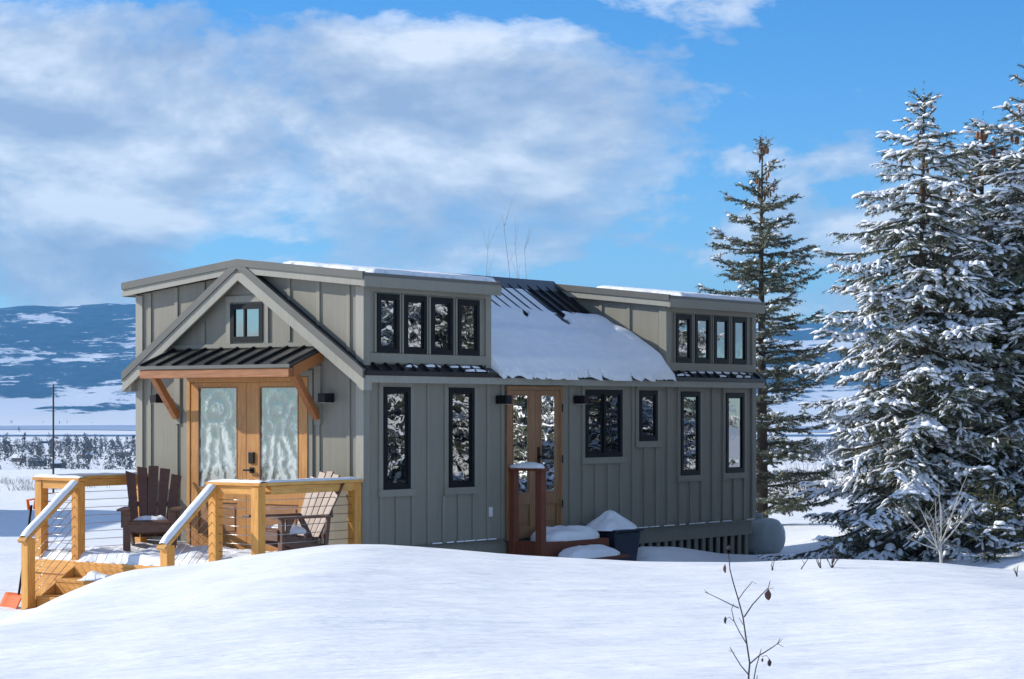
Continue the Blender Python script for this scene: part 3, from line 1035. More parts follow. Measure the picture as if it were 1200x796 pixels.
def th_main(U, Wd):
    fr_ = (WM - Wd) / (WM + OW)                       # 0 at the ridge, 1 at the eave
    edge = 0.30 + 0.10 * fbm(U * 1.6, U * 0 + 3, 3)
    t = 0.024 + 0.030 * sstep(edge, edge + 0.10, fr_) + 0.10 * sstep(0.50, 0.70, fr_) + 0.012 * fbm(U * 2.2, Wd * 2.2, 3) + 0.07 * fbm(U * 1.3 + 6, Wd * 1.5, 4) * sstep(0.45, 0.65, fr_)
    t = t - 0.05 * sstep(0.09, 0.07, fr_)
    # melted open along the right part of the ridge, with a torn streak
    lim = 0.26 + 0.14 * (U - 5.7) + 0.10 * fbm(U * 6, U * 0, 3)
    bare = sstep(5.50, 5.62, U + 0.5 * (fr_ - 0.1)) * (1 - sstep(lim, lim + 0.03, fr_))
    t = t - 0.25 * bare
    cu = 5.66 - 0.85 * (fr_ - 0.24)
    streak = np.exp(-((U - cu) / (0.10 + 0.05 * fbm(fr_ * 30, U * 2, 2))) ** 4) * sstep(0.20, 0.24, fr_) * (1 - sstep(0.42, 0.50, fr_ + 0.15 * fbm(U * 9, Wd * 7, 2)))
    streak = streak - 0.8 * np.exp(-((fr_ - 0.37 - 0.2 * (U - 5.5)) / 0.012) ** 2)
    t = t - 0.35 * np.clip(streak, 0, 1)
    line = 0.41 - 0.17 * (U - 4.53) + 0.05 * fbm(U * 5, U * 0 + 4, 3)
    sp2 = np.exp(-((fr_ - line) / 0.014) ** 2) * sstep(4.5, 4.6, U) * (1 - sstep(5.25, 5.32, U)) * (vnoise(U * 9, U * 0 + 2) > 0.42)
    t = t - 0.30 * sp2
    # deeper against the rear dormer, rounded off at the eave
    t = t + 0.10 * sstep(5.75, 6.3, U) * sstep(0.30, 0.5, fr_)
    t = t * (1 - 0.55 * sstep(0.93, 1.03, fr_))
    t = t * (1 - 0.5 * sstep(U2 - 0.16, U2 - 0.02, U))
    t = np.where(fr_ > 1.0 + 0.025 + 0.11 * fbm(U * 7, U * 0 + 8, 4), -0.05, t)
    return t


snow_patch('snow', main_roof, U1 + 0.012, U2 - 0.012, -OW - 0.09, WM - 0.05, zmain, th_main, 260, 130)


def th_dorm(ua, ub, seed):
    def f(U, Wd):
        d = np.minimum(U - ua, ub - U)
        e = 0.10 + 0.12 * vnoise(Wd * 3 + seed, U * 0 + seed)
        t = 0.05 * sstep(0.0, 0.10, d - e * 0.5) + 0.02 * fbm(U * 3 + seed, Wd * 3, 3)
        t = t * sstep(0, 0.3, WM - 0.35 - Wd + 0.10 * fbm(U * 1.5 + seed, U * 0, 3))
        t = np.where(t < 0.02, -0.01, t)
        t = np.where(Wd < -OW + 0.03 + 0.05 * vnoise(U * 9 + seed, U * 0 + 2), -0.02 * vnoise(U * 8, U * 0 + seed), t)
        return t
    return f


snow_patch('snow', dr1, -0.10, U1 + 0.06, -OW - 0.02, WM - 0.1, lambda w: zdorm(w) + 0.002, th_dorm(-0.04, U1 + 0.15, 2.0), 90, 50)
snow_patch('snow', dr2, U2 - 0.06, HL + 0.06, -OW - 0.02, WM - 0.1, lambda w: zdorm(w) + 0.002, th_dorm(U2 + 0.15, HL + 0.2, 9.0), 90, 50)


def lump(name, parent, cx, cy, cz, rx, ry, rz, seed, material='snow', flat=True, n1=18, n2=9, peak=0.0):
    V, Fq = [], []
    for i in range(n2 + 1):
        ph = (math.pi / 2) * (1 - i / n2)
        for j in range(n1):
            th = 2 * math.pi * j / n1
            rr = 1 + 0.45 * float(fbm(math.cos(th) * 1.6 + seed, math.sin(th) * 1.6 + i * 0.12, 4))
            zz = 1 + 0.8 * float(fbm(math.cos(th) * math.cos(ph) * 1.8 + seed * 3, math.sin(th) * math.cos(ph) * 1.8, 4))
            sq = 1.0 / max(abs(math.cos(th)) ** 4 + abs(math.sin(th)) ** 4, 1e-6) ** 0.25
            V.append((cx + rx * rr * sq * math.cos(th) * math.cos(ph), cy + ry * rr * sq * math.sin(th) * math.cos(ph), cz + rz * (math.sin(ph) ** 0.8 * (1 - peak) + peak * (1 - math.cos(ph)) ** 0.9) * (0.9 + 0.3 * (rr - 1)) * zz))
    for i in range(n2):
        for j in range(n1):
            j2 = (j + 1) % n1
            Fq.append(((i + 1) * n1 + j, (i + 1) * n1 + j2, i * n1 + j2, i * n1 + j))
    return np_mesh(name, V, Fq, material, parent, smooth=True)


# leftovers on the strips of roof below the dormers
for (x0, x1, w0, w1, s) in ((1.05, 1.42, -0.045, -0.01, 1), (1.52, 2.2, -0.05, -0.01, 2), (1.80, 2.28, -0.125, -0.065, 3), (0.72, 0.95, -0.06, -0.02, 4),
                            (U2 + 0.16, U2 + 0.48, -0.12, -0.055, 5), (U2 + 0.45, HL - 0.15, -0.035, -0.008, 6), (7.75, 7.98, -0.12, -0.07, 7), (8.22, 8.42, -0.125, -0.07, 8), (8.5, 8.68, -0.12, -0.075, 9)):
    um, wm = (x0 + x1) / 2, (w0 + w1) / 2
    lump('snow', main_roof, um, wm, zmain(wm) - 0.004, (x1 - x0) / 2, (w1 - w0) / 2, 0.034, s)

# ------- pent roof over the front door
PU = -0.60
pw1, pw0 = 3.13, 0.62
pz_b, pz_f = 2.945, 2.725
pent = MB()
pent.hexa([(PU, pw0, pz_f - .025), (0.0, pw0, pz_b - .025), (0.0, pw1, pz_b - .025), (PU, pw1, pz_f - .025)][::1],
          [(PU, pw0, pz_f), (0.0, pw0, pz_b), (0.0, pw1, pz_b), (PU, pw1, pz_f)])
pent_o = pent.build('pent_roof', 'pent_metal', house)
for k in range(10):
    w = pw0 + 0.02 + k * (pw1 - pw0 - 0.04) / 9
    MB().beam((PU - 0.004, w, pz_f + 0.016), (-0.004, w, pz_b + 0.016), 0.028, 0.034, (-0.35, 0, 1)).build('seam', 'roof_metal', pent_o)
MB().box(PU - 0.02, PU - 0.002, pw0 - 0.01, pw1 + 0.01, pz_f - 0.035, pz_f + 0.006).build('drip_edge', 'drip_edge', pent_o)
MB().box(PU - 0.004, PU + 0.07, pw0 + 0.01, pw1 - 0.01, pz_f - 0.145, pz_f - 0.037).build('beam', 'beam_wood', pent_o, 0.006)
for w in (pw0 + 0.02, pw1 - 0.02):
    dz_ = (pz_b - pz_f) / 0.6
    MB().prism([(PU + .072, w - .02, pz_f - .145), (PU + .072, w - .02, pz_f - .012), (-.004, w - .02, pz_b - .04), (-.004, w - .02, pz_b - .17)], (0, 0.04, 0)).build('rafter', 'beam_wood', pent_o)
MB().hexa([(PU + .072, pw0 + .05, pz_f - .045), (-.004, pw0 + .05, pz_b - .045), (-.004, pw1 - .05, pz_b - .045), (PU + .072, pw1 - .05, pz_f - .045)],
          [(PU + .072, pw0 + .05, pz_f - .028), (-.004, pw0 + .05, pz_b - .028), (-.004, pw1 - .05, pz_b - .028), (PU + .072, pw1 - .05, pz_f - .028)]).build('soffit', 'beam_wood', pent_o)
for w in (0.70, 3.05):
    br = MB().beam((PU + 0.16, w, pz_f - 0.10), (-0.03, w, 2.10), 0.085, 0.085, (0, 1, 0)).build('brace', 'beam_wood', pent_o, 0.006)
    MB().box(-0.035, -0.002, w - 0.05, w + 0.05, 2.02, 2.72).build('wall_plate', 'trim', pent_o)

# ------- front doors
mk_front = lambda a, d, z: (-d, a, z)
pl = (fp(280, 500)[0], fp(234, 500)[0])
pr = (fp(351.7, 500)[0], fp(305.6, 500)[0])
fdoor, bxf = door_pair('door', wr, wl, 0.46, ztop, mk_front, 'door_wood', 'door_panel_wood', 'reflection_swirl_glass', house, (pr, pl), (fp(290, 573)[1], fp(290, 453.5)[1]), (fp(290, 628)[1], fp(290, 590)[1]))
hw_, hz_ = fp(297.5, 536.5)
hb = MB()
bxf(hb, hw_ - 0.045, hw_ + 0.045, 0.031, 0.055, hz_ - 0.07, hz_ + 0.07)
hb.build('door_lock', 'black_metal', fdoor, 0.006)
hb = MB()
hz2 = fp(297.5, 551)[1]
bxf(hb, hw_ - 0.035, hw_ + 0.035, 0.031, 0.042, hz2 - 0.035, hz2 + 0.035)
bxf(hb, hw_ - 0.015, hw_ + 0.015, 0.042, 0.075, hz2 - 0.012, hz2 + 0.012)
bxf(hb, hw_ - 0.015, hw_ + 0.10, 0.075, 0.092, hz2 - 0.012, hz2 + 0.012)
hb.build('door_handle', 'black_metal', fdoor, 0.003)
c = MB()
c.box(-0.028, 0, wr - 0.07, wr - 0.003, 0.56, ztop + 0.003)
c.box(-0.028, 0, wl + 0.003, wl + 0.07, 0.56, ztop + 0.003)
c.box(-0.03, 0, wr - 0.07, wl + 0.07, ztop + 0.005, ztop + 0.08)
c.build('casing', 'trim', fdoor)


# ------- wall lamps (box sconces)
def lamp(mk, a, z, wdt):
    def bx(mb, a0, a1, d0, d1, p, q):
        mb.hexa([mk(a0, d0, p), mk(a1, d0, p), mk(a1, d1, p), mk(a0, d1, p)], [mk(a0, d0, q), mk(a1, d0, q), mk(a1, d1, q), mk(a0, d1, q)])
    mb = MB()
    bx(mb, a - wdt * .35, a + wdt * .35, 0.0, 0.03, z - 0.05, z + 0.05)
    bx(mb, a - wdt / 2, a + wdt / 2, 0.03, 0.19, z - 0.055, z + 0.055)
    o = mb.build('wall_lamp', 'black_metal', house, 0.004)
    mb = MB()
    bx(mb, a - wdt / 2 + .015, a + wdt / 2 - .015, 0.045, 0.175, z - 0.060, z - 0.056)
    mb.build('lens', 'light_plastic', o)


lamp(mk_side, sp(584, 468)[0] - 0.02, sp(584, 468.5)[1], 0.11)
lamp(mk_side, sp(675, 468)[0] - 0.02, sp(675, 468.5)[1], 0.11)
lamp(mk_front, fp(389, 466)[0] + 0.0, fp(389, 466.5)[1], 0.11)
lamp(mk_front, fp(192, 467)[0], fp(192, 467)[1], 0.11)
# outdoor outlet
ou, oz = sp(573.4, 600)
ob = MB().box(ou - 0.035, ou + 0.035, -0.03, 0, oz - 0.06, oz + 0.06).build('outlet_cover', 'light_plastic', house, 0.006)

# ------------------------------------------------------------------ porch deck
deck = thing('porch_deck', 'honey cedar porch deck with cable railings and snowy stairs at the front', 'deck', C0, HROT)
DD = 1.78                                   # depth
DZ = 0.40
w0d, w1d = 0.0, 3.72
for k in range(13):
    u = -0.02 - k * 0.136
    MB().box(u - 0.132, u, w0d, w1d, DZ - 0.03, DZ).build('deck_board', 'cedar_y', deck)
MB().box(-DD - 0.04, -DD, w0d - 0.02, w1d + 0.02, DZ - 0.16, DZ - 0.004).build('rim_board', 'cedar_y', deck, 0.004)
MB().box(-DD, -0.03, w0d - 0.02, w0d + 0.02, DZ - 0.16, DZ - 0.032).build('rim_board', 'cedar_x', deck)
MB().box(-DD, -0.03, w1d - 0.02, w1d + 0.02, DZ - 0.16, DZ - 0.032).build('rim_board', 'cedar_x', deck)
MB().box(-DD - 0.02, -DD + 0.002, w0d, w1d, -0.35, DZ - 0.165).build('skirt_board', 'cedar_y', deck)
PS = 0.115
post_uw = {'p8': (-0.09, 0.06), 'p7': (-DD + 0.06, 0.06), 'p6': (-DD + 0.06, 0.72), 'p3': (-DD + 0.06, 2.99), 'p2': (-DD + 0.06, 3.64), 'p4': (-0.09, 3.64)}
RT = 1.385
for kx, (u, w) in post_uw.items():
    MB().box(u - PS / 2, u + PS / 2, w - PS / 2, w + PS / 2, DZ - 0.45, RT - 0.04 - 0.002).build('post', 'cedar_z', deck, 0.005)
newel = {'p5': (-2.47, 0.72), 'p1': (-2.49, 2.99)}
for kx, (u, w) in newel.items():
    MB().box(u - PS / 2, u + PS / 2, w - PS / 2, w + PS / 2, -0.35, 0.705).build('post', 'cedar_z', deck, 0.005)


def rail(a, c_):
    (u0, w0), (u1, w1) = a, c_
    d = Vector((u1 - u0, w1 - w0)).normalized() * 0.085
    au, aw, bu, bw = u0 - d.x, w0 - d.y, u1 + d.x, w1 + d.y
    mt = 'cedar_x' if abs(u1 - u0) > abs(w1 - w0) else 'cedar_y'
    r_ = MB().beam((au, aw, RT - 0.019), (bu, bw, RT - 0.019), 0.15, 0.038).build('top_rail', mt, deck, 0.004)
    MB().beam((u0, w0, RT - 0.09), (u1, w1, RT - 0.085), 0.09, 0.092).build('rail_board', mt, deck, 0.003)
    # snow on the rail
    n = 26
    pts = []
    L = Vector((bu - au, bw - aw))
    nrm = Vector((-L.y, L.x)).normalized()
    V, Fq = [], []
    sd = random.random() * 50
    for i in range(n):
        t = 0.01 + 0.98 * i / (n - 1)
        endf = min(1, min(t, 1 - t) * 14)
        hgt = (0.028 + 0.03 * float(fbm(t * 5 + sd, sd, 3))) * (0.35 + 0.65 * endf)
        wd = 0.062 * (0.85 + 0.25 * float(fbm(t * 6 + sd, 3.0, 2)))
        for (s, q) in ((-1, 0), (-0.85, 0.8), (0, 1.05), (0.85, 0.8), (1, 0)):
            V.append((au + L.x * t + nrm.x * wd * s, aw + L.y * t + nrm.y * wd * s, RT - 0.002 + max(hgt, 0.006) * q))
    for i in range(n - 1):
        for j in range(4):
            Fq.append((i * 5 + j, (i + 1) * 5 + j, (i + 1) * 5 + j + 1, i * 5 + j + 1))
    np_mesh('snow', V, Fq, 'snow', r_, True)
    return r_


def cables(a, c_, z0a, z0b, n, dzc):
    for k in range(n):
        MB().tube([(a[0], a[1], z0a + k * dzc), (c_[0], c_[1], z0b + k * dzc)], 0.0042, 5).build('cable', 'cable_steel', deck)


P = post_uw
rail(P['p6'], P['p7'])
rail((P['p7'][0] + 0.16, P['p7'][1]), P['p8'])
rail(P['p2'], P['p3'])
rail((P['p2'][0] + 0.16, P['p2'][1]), P['p4'])
for a, c_ in (('p6', 'p7'), ('p7', 'p8'), ('p2', 'p3'), ('p2', 'p4')):
    cables(P[a], P[c_], DZ + 0.10, DZ + 0.10, 8, 0.098)
# stair handrails, cables, steps
for top, bot in (('p6', 'p5'), ('p3', 'p1')):
    (ut, wt_), (ub, wb) = P[top], newel[bot]
    a = Vector((ut - 0.02, wt_, RT - 0.05))
    c_ = Vector((ub - 0.10, wb, 0.665))
    r_ = MB().beam(a, c_, 0.14, 0.04).build('handrail', 'cedar_x', deck, 0.004)
    d = (c_ - a)
    V, Fq = [], []
    n = 22
    up = Vector((0, 0, 1))
    for i in range(n):
        t = 0.02 + 0.96 * i / (n - 1)
        p = a + d * t + up * 0.027
        ef = min(1, min(t, 1 - t) * 12)
        for (s, q) in ((-1, 0), (-0.8, 0.75), (0, 1.0), (0.8, 0.75), (1, 0)):
            V.append((p.x, p.y + s * 0.058, p.z + q * (0.02 + 0.035 * ef + 0.02 * float(fbm(t * 6 + wt_, 1.0, 2)))))
    for i in range(n - 1):
        for j in range(4):
            Fq.append((i * 5 + j, i * 5 + j + 1, (i + 1) * 5 + j + 1, (i + 1) * 5 + j))
    np_mesh('snow', V, Fq, 'snow', r_, True)
    for k in range(7):
        zt_ = DZ + 0.12 + k * 0.115
        MB().tube([(ut, wt_, zt_), (ub, wb, zt_ - 0.66)], 0.0042, 5).build('cable', 'cable_steel', deck)
RISE, RUN = 0.185, 0.29
for k in range(3):
    ua = -DD - 0.04 - k * RUN
    zt_ = DZ - (k + 1) * RISE
    if k < 3:
        MB().box(ua - 0.022, ua - 0.001, 0.80, 2.92, zt_ - 0.0 if k else zt_, DZ - k * RISE - 0.042).build('riser', 'cedar_y', deck)
        MB().box(ua - RUN - 0.03, ua - 0.024, 0.79, 2.93, zt_ - 0.04, zt_).build('tread', 'cedar_y', deck, 0.004)
for w in (0.765, 2.93):
    MB().prism([(-DD - .041, w, DZ - .05), (-DD - .041, w, DZ - .55), (-DD - .95, w, DZ - .9), (-DD - .95, w, DZ - .60)], (0, 0.022, 0)).build('stringer', 'cedar_x', deck)


def deck_snow(name, u0, u1, w0, w1, z, base, amp, seed, nu=60, nw=90, bite=0.02):
    def f(U, Wd):
        e = np.minimum(np.minimum(U - u0, u1 - U), np.minimum(Wd - w0, w1 - Wd))
        t = base * sstep(0, 0.10, e - 0.05 * vnoise(U * 6 + seed, Wd * 6)) + amp * fbm(U * 3.2 + seed, Wd * 3.2, 5) - bite
        return np.where(e < 1e-6, -0.01, t)
    return snow_patch(name, deck, u0, u1, w0, w1, lambda w: z, f, nu, nw)


deck_snow('snow', -DD - 0.03, -0.03, 0.02, 3.70, DZ + 0.001, 0.11, 0.18, 3.0)
deck_snow('snow', -DD - 0.36, -DD - 0.07, 0.82, 2.55, DZ - RISE + 0.001, 0.10, 0.10, 7.0, 24, 60)
deck_snow('snow', -DD - 0.65, -DD - 0.36, 0.82, 2.62, DZ - 2 * RISE + 0.001, 0.10, 0.10, 13.0, 24, 60)


# ------------------------------------------------------------------ chairs
def adirondack(label, loc, rz):
    t = thing('adirondack_chair', label, 'chair', loc, rz, 'chairs on the porch deck')
    M_ = 'chair_brown'
    # local: +x is the way the chair faces
    for s in (-1, 1):
        MB().box(0.26, 0.30, s * 0.27 - 0.045, s * 0.27 + 0.045, 0, 0.54).build('front_leg', M_, t, 0.004)
        MB().prism([(0.30, s * 0.235 - .015, 0.40), (0.30, s * 0.235 - .015, 0.28), (-0.52, s * 0.235 - .015, 0.0), (-0.60, s * 0.235 - .015, 0.0), (-0.30, s * 0.235 - .015, 0.24)], (0, 0.03, 0)).build('stringer', M_, t)
        MB().prism([(0.40, s * 0.31 - .075, 0.545), (0.40, s * 0.31 + .075, 0.545), (0.0, s * 0.31 + .075, 0.545), (-0.38, s * 0.31 + .04, 0.545), (-0.38, s * 0.31 - .04, 0.545), (0.0, s * 0.31 - .06, 0.545)], (0, 0, 0.026)).build('armrest', M_, t, 0.004)
        MB().prism([(0.255, s * 0.33 - .012, 0.54), (0.14, s * 0.33 - .012, 0.54), (0.255, s * 0.33 - .012, 0.34)], (0, 0.024, 0)).build('arm_bracket', M_, t)
        MB().beam((-0.34, s * 0.30, 0.545), (-0.30, s * 0.28, 0.06), 0.03, 0.05, (1, 0, 0)).build('rear_leg', M_, t)
    for k in range(6):
        f = k / 5
        x = 0.29 - 0.50 * f
        z = 0.41 - 0.15 * f
        MB().beam((x, -0.25, z), (x, 0.25, z), 0.085, 0.022, (0.30, 0, 1)).build('seat_slat', M_, t, 0.003)
    MB().box(0.302, 0.322, -0.25, 0.25, 0.29, 0.385).build('apron', M_, t, 0.003)
    for k in range(5):
        f = (k - 2) / 2
        b0 = Vector((-0.20, f * 0.19, 0.20))
        hgt = 0.86 - 0.09 * f * f
        b1 = Vector((-0.20 - 0.40 * hgt / 0.9, f * 0.285, 0.20 + hgt))
        d = (b1 - b0).normalized()
        wid0, wid1 = 0.045, 0.062
        nrm = Vector((0.9, 0, 0.40)).normalized()
        sd = Vector((0, 1, 0))
        cut = Vector((0, 0, -0.035 * f))
        lo = [b0 - sd * wid0, b0 + sd * wid0, b1 + sd * wid1 + (cut if f > 0 else -cut * 0.2), b1 - sd * wid1 - (cut * -1 if f < 0 else cut * -0.2) * (1 if f < 0 else 1)]
        hi = [p + nrm * 0.02 for p in lo]
        MB().hexa(lo, hi).build('back_slat', M_, t, 0.003)
    for (z, xo) in ((0.33, -0.285), (0.60, -0.405)):
        MB().box(xo, xo + 0.022, -0.30, 0.30, z - 0.03, z + 0.03).build('back_rail', M_, t)
    lump('snow', t, 0.05, 0.0, 0.36, 0.19, 0.22, 0.12, random.random() * 9, n1=26)
    return t


def hdeg(dx_, dy_):
    return math.atan2(dy_, dx_)


zd = DZ + 0.03
p = h2w(-0.72, 2.80, zd)
adirondack('dark brown adirondack chair on the porch left of the front doors', p, hdeg(0.10, -0.99))
p = h2w(-0.80, 0.44, zd - 0.02)
adirondack('dark brown adirondack chair with sunlit back right of the front doors', p, hdeg(-0.78, -0.62))

# ------------------------------------------------------------------ side landing
land = thing('side_steps', 'red-brown wooden landing with short rail and snow-covered steps at the side door', 'steps', C0, HROT)
La, Lb = 2.84, 4.30
MB().box(La, Lb, -0.52, -0.05, 0.48, 0.52).build('landing_board', 'red_wood', land, 0.004)
MB().box(La, Lb, -0.545, -0.521, 0.30, 0.515).build('rim_board', 'red_wood', land)
MB().box(La + 0.0, Lb - 0.06, -0.90, -0.56, 0.28, 0.32).build('tread', 'red_wood', land, 0.004)
MB().box(La + 0.0, Lb - 0.06, -0.58, -0.548, -0.15, 0.28).build('riser', 'red_wood', land)
for y in (-0.07, -0.50):
    MB().box(La - 0.05, La + 0.05, y - 0.05, y + 0.05, -0.2, 1.42).build('post', 'red_wood', land, 0.005)
MB().box(La - 0.02, La + 0.02, -0.449, -0.121, 0.25, 0.50).build('side_board', 'red_wood', land)
rc = MB().box(La - 0.075, La + 0.075, -0.58, -0.03, 1.422, 1.46).build('top_rail', 'red_wood', land, 0.005)
lump('snow', rc, La, -0.30, 1.458, 0.075, 0.27, 0.075, 5.0)
lump('snow', land, (La + Lb) / 2 + 0.06, -0.30, 0.517, 0.60, 0.235, 0.20, 2.0, n1=28)
lump('snow', land, (La + Lb) / 2 + 0.0, -0.73, 0.317, 0.60, 0.20, 0.15, 4.0, n1=28)

binp = h2w(4.66, -0.36, 0.10)
bn_ = thing('storage_bin', 'dark navy bin with a heap of snow on top beside the side steps', 'bin', binp, HROT)
MB().hexa([(-0.25, -0.20, 0), (0.25, -0.20, 0), (0.25, 0.20, 0), (-0.25, 0.20, 0)], [(-0.31, -0.25, 0.48), (0.31, -0.25, 0.48), (0.31, 0.25, 0.48), (-0.31, 0.25, 0.48)]).build('tub', 'navy_plastic', bn_, 0.02)
MB().box(-0.33, 0.33, -0.27, 0.27, 0.482, 0.515).build('rim', 'navy_plastic', bn_, 0.008)
lump('snow', bn_, -0.06, 0, 0.505, 0.36, 0.27, 0.27, 6.0, n1=24, peak=0.75)

tk = h2w(9.42, 0.44, 0.0)
tank = thing('propane_tank', 'pale grey rounded propane tank behind the far corner of the house', 'tank', tk, HROT + math.pi / 2)
prof_ = [(-0.61, 0.02), (-0.60, 0.14), (-0.57, 0.22), (-0.51, 0.275), (-0.44, 0.29), (0.44, 0.29), (0.51, 0.275), (0.57, 0.22), (0.60, 0.14), (0.61, 0.02)]
MB().tube([(x, 0, 0.27) for x, r in prof_], [r for x, r in prof_], 28).build('shell', 'tank_paint', tank)
for x in (-0.3, 0.3):
    MB().box(x - 0.03, x + 0.03, -0.2, 0.2, -0.1, 0.16).build('foot', 'tank_paint', tank)
MB().tube([(-0.2, 0, 0.53), (-0.2, 0, 0.62)], 0.09, 16).build('valve_dome', 'tank_paint', tank)

# orange snow shovel leaning on the porch corner
bl = at(14, 708, 26.9)
gp = at(37, 592, 26.95)
sh = thing('snow_shovel', 'orange snow shovel leaning against the outer porch post', 'shovel', (bl.x, bl.y, bl.z))
rel = lambda q: q - bl
MB().tube([rel(at(22, 697, 26.9)), rel(gp)], 0.015, 8).build('shaft', 'black_metal', sh)
mb = MB()
g0 = rel(gp)
mb.tube([g0 + Vector((-0.03, 0, -0.06)), g0 + Vector((-0.05, 0, 0.06)), g0 + Vector((0.05, 0, 0.075)), g0 + Vector((0.035, 0, -0.05))], 0.02, 8)
mb.build('grip', 'orange_plastic', sh)
V, Fq = [], []
for i in range(9):
    for j in range(7):
        a, c_ = i / 8 - .5, j / 6
        q = Vector((a * 0.42, -0.05 - 0.04 * (a * 2) ** 2 + 0.14 * c_, -0.14 + 0.27 * c_))
        q.rotate(Matrix.Rotation(R(-48), 3, 'Z'))
        V.append((q.x - 0.02, q.y, q.z))
for i in range(8):
    for j in range(6):
        k = i * 7 + j
        Fq.append((k, k + 7, k + 8, k + 1))
o = np_mesh('blade', V, Fq, 'orange_plastic', sh, True)
md = o.modifiers.new('solid', 'SOLIDIFY')
md.thickness = 0.012

# ------------------------------------------------------------------ spruces
NEEDLE_T = None


def spruce_geo(seed, H, Rm, tau=1.7, lift=0.0, droop=0.25, snow=0.6, step=0.24, per=6, twig_sp=0.085, ndl=12, bare_base=0.25, cones=30, fat=1.0):
    """returns trunk MB, needle verts, snow verts, cone verts - z up, base at the origin"""
    rd = random.Random(seed)
    rn = np.random.default_rng(seed)
    tr = MB()
    tr.tube([(0, 0, -0.3), (0.01, 0, H * .3), (0.0, 0.02, H * .7), (0.01, 0, H * 0.97)], [0.017 * H, 0.012 * H, 0.006 * H, 0.008], 9)
    segs = []        # (p0, p1, weight)
    cone_pts = []
    z = bare_base
    while z < H - 0.30:
        d = H - z
        Rl = Rm * (1 - math.exp(-d / tau)) * (0.85 + 0.15 * d / H)
        npr = per if d > 0.9 else 5
        a0 = rd.random() * 6.28
        for k in range(npr):
            az = a0 + 6.283 * k / npr + rd.uniform(-0.3, 0.3)
            L = Rl * rd.uniform(0.50, 1.22)
            lw = rd.choice((0.5, 0.8, 1.1, 1.3))
            if d < 1.3 and rd.random() < 0.3:
                continue
            if d < 0.5:
                L = max(L, 0.10 + 0.25 * d)
            el = (0.75 if d < 0.5 else 0.40 if d < 1.2 else 0.12) + lift + rd.uniform(-0.12, 0.12) - droop * min(1, d / H) * 0.6
            hd = Vector((math.cos(az), math.sin(az), 0))
            n = max(3, int(L / 0.11))
            pts = []
            p = Vector((0, 0, z + rd.uniform(-0.08, 0.08)))
            e = el
            for i in range(n + 1):
                pts.append(p.copy())
                t = i / n
                ee = el - droop * 0.9 * math.sin(t * 3.14) + (0.30 + lift) * t * t
                p = p + (hd * math.cos(ee) + Vector((0, 0, math.sin(ee)))) * (L / n)
            tr.tube(pts, [max(0.004, 0.008 + 0.012 * L * (1 - i / n)) for i in range(n + 1)], 4, False)
            perp = Vector((-hd.y, hd.x, 0))
            for i in range(n):
                segs.append((pts[i], pts[i + 1], i / n, lw))
            # side twigs
            m_ = max(2, int(L / twig_sp))
            for q in range(m_):
                t = (q + 0.5) / m_
                if t < 0.12 and L > 0.5:
                    continue
                fi = t * n
                i = min(n - 1, int(fi))
                b0 = pts[i].lerp(pts[i + 1], fi - i)
                ax = (pts[i + 1] - pts[i]).normalized()
                for s in (-1, 1):
                    tl = (0.10 + 0.34 * min(1.0, L) * math.sin(min(1, (1 - t) * 1.25 + 0.12) * 1.57)) * rd.uniform(0.6, 1.15)
                    if rd.random() < 0.10:
                        continue
                    dr_ = (ax * rd.uniform(0.55, 0.9) + perp * s * rd.uniform(0.6, 0.95) + Vector((0, 0, rd.uniform(-0.40, 0.12) - droop * 0.5 + lift * 0.6))).normalized()
                    ns = max(1, int(tl / 0.11))
                    pp = b0.copy()
                    for k2 in range(ns):
                        p2 = pp + dr_ * (tl / ns)
                        segs.append((pp.copy(), p2, t, lw))
                        if k2 < ns - 0 and tl > 0.16:
                            for s2 in (-1, 1):
                                if rd.random() < 0.75:
                                    d3 = (dr_ * 0.75 + dr_.cross(Vector((0, 0, 1))).normalized() * s2 * 0.65 + Vector((0, 0, rd.uniform(-0.3, 0.1)))).normalized()
                                    segs.append((pp.copy(), pp + d3 * rd.uniform(0.06, 0.13), t - 2, lw))
                        pp = p2
                        dr_ = (dr_ + Vector((0, 0, rd.uniform(-0.18, 0.10) + lift * 0.2))).normalized()
            if d < 1.4 and d > 0.25 and cones and rd.random() < 0.55:
                for _ in range(max(1, cones // 22)):
                    t = rd.uniform(0.35, 1)
                    cone_pts.append(pts[min(n, int(t * n))] + Vector((rd.uniform(-.03, .03), rd.uniform(-.03, .03), -0.05)))
        z += step * (0.7 + 0.5 * rd.random()) * (0.75 if d < 1.0 else 1.0)
    segs.append((Vector((0, 0, H - 0.35)), Vector((0, 0, H)), 0, 0))
    A = np.array([s[0][:] for s in segs])
    B = np.array([s[1][:] for s in segs])
    T = np.array([s[2] for s in segs])  # fraction along the limb; tertiary twigs are offset by -2
    LW = np.array([s[3] for s in segs])
    # needles
    n = len(A)
    ax = B - A
    ln = np.linalg.norm(ax, axis=1, keepdims=True)
    ax = ax / np.maximum(ln, 1e-6)
    ref = np.where(np.abs(ax[:, 2:3]) > 0.9, np.array([[1.0, 0, 0]]), np.array([[0, 0, 1.0]]))
    e1 = np.cross(ax, ref)
    e1 /= np.linalg.norm(e1, axis=1, keepdims=True)
    e2 = np.cross(ax, e1)
    cnt = ndl
    idx = np.repeat(np.arange(n), cnt)
    tt = rn.random(len(idx))[:, None]
    an = rn.random(len(idx)) * 6.283
    rad = e1[idx] * np.cos(an)[:, None] + e2[idx] * np.sin(an)[:, None]
    base = A[idx] + (B - A)[idx] * tt
    nl = (0.030 + 0.018 * rn.random(len(idx)))[:, None] * fat
    tipd = ax[idx] * 0.62 + rad * 0.78
    tip = base + tipd * nl
    sd = np.cross(tipd, rad + 0.3 * rn.normal(size=rad.shape))
    sd /= np.maximum(np.linalg.norm(sd, axis=1, keepdims=True), 1e-6)
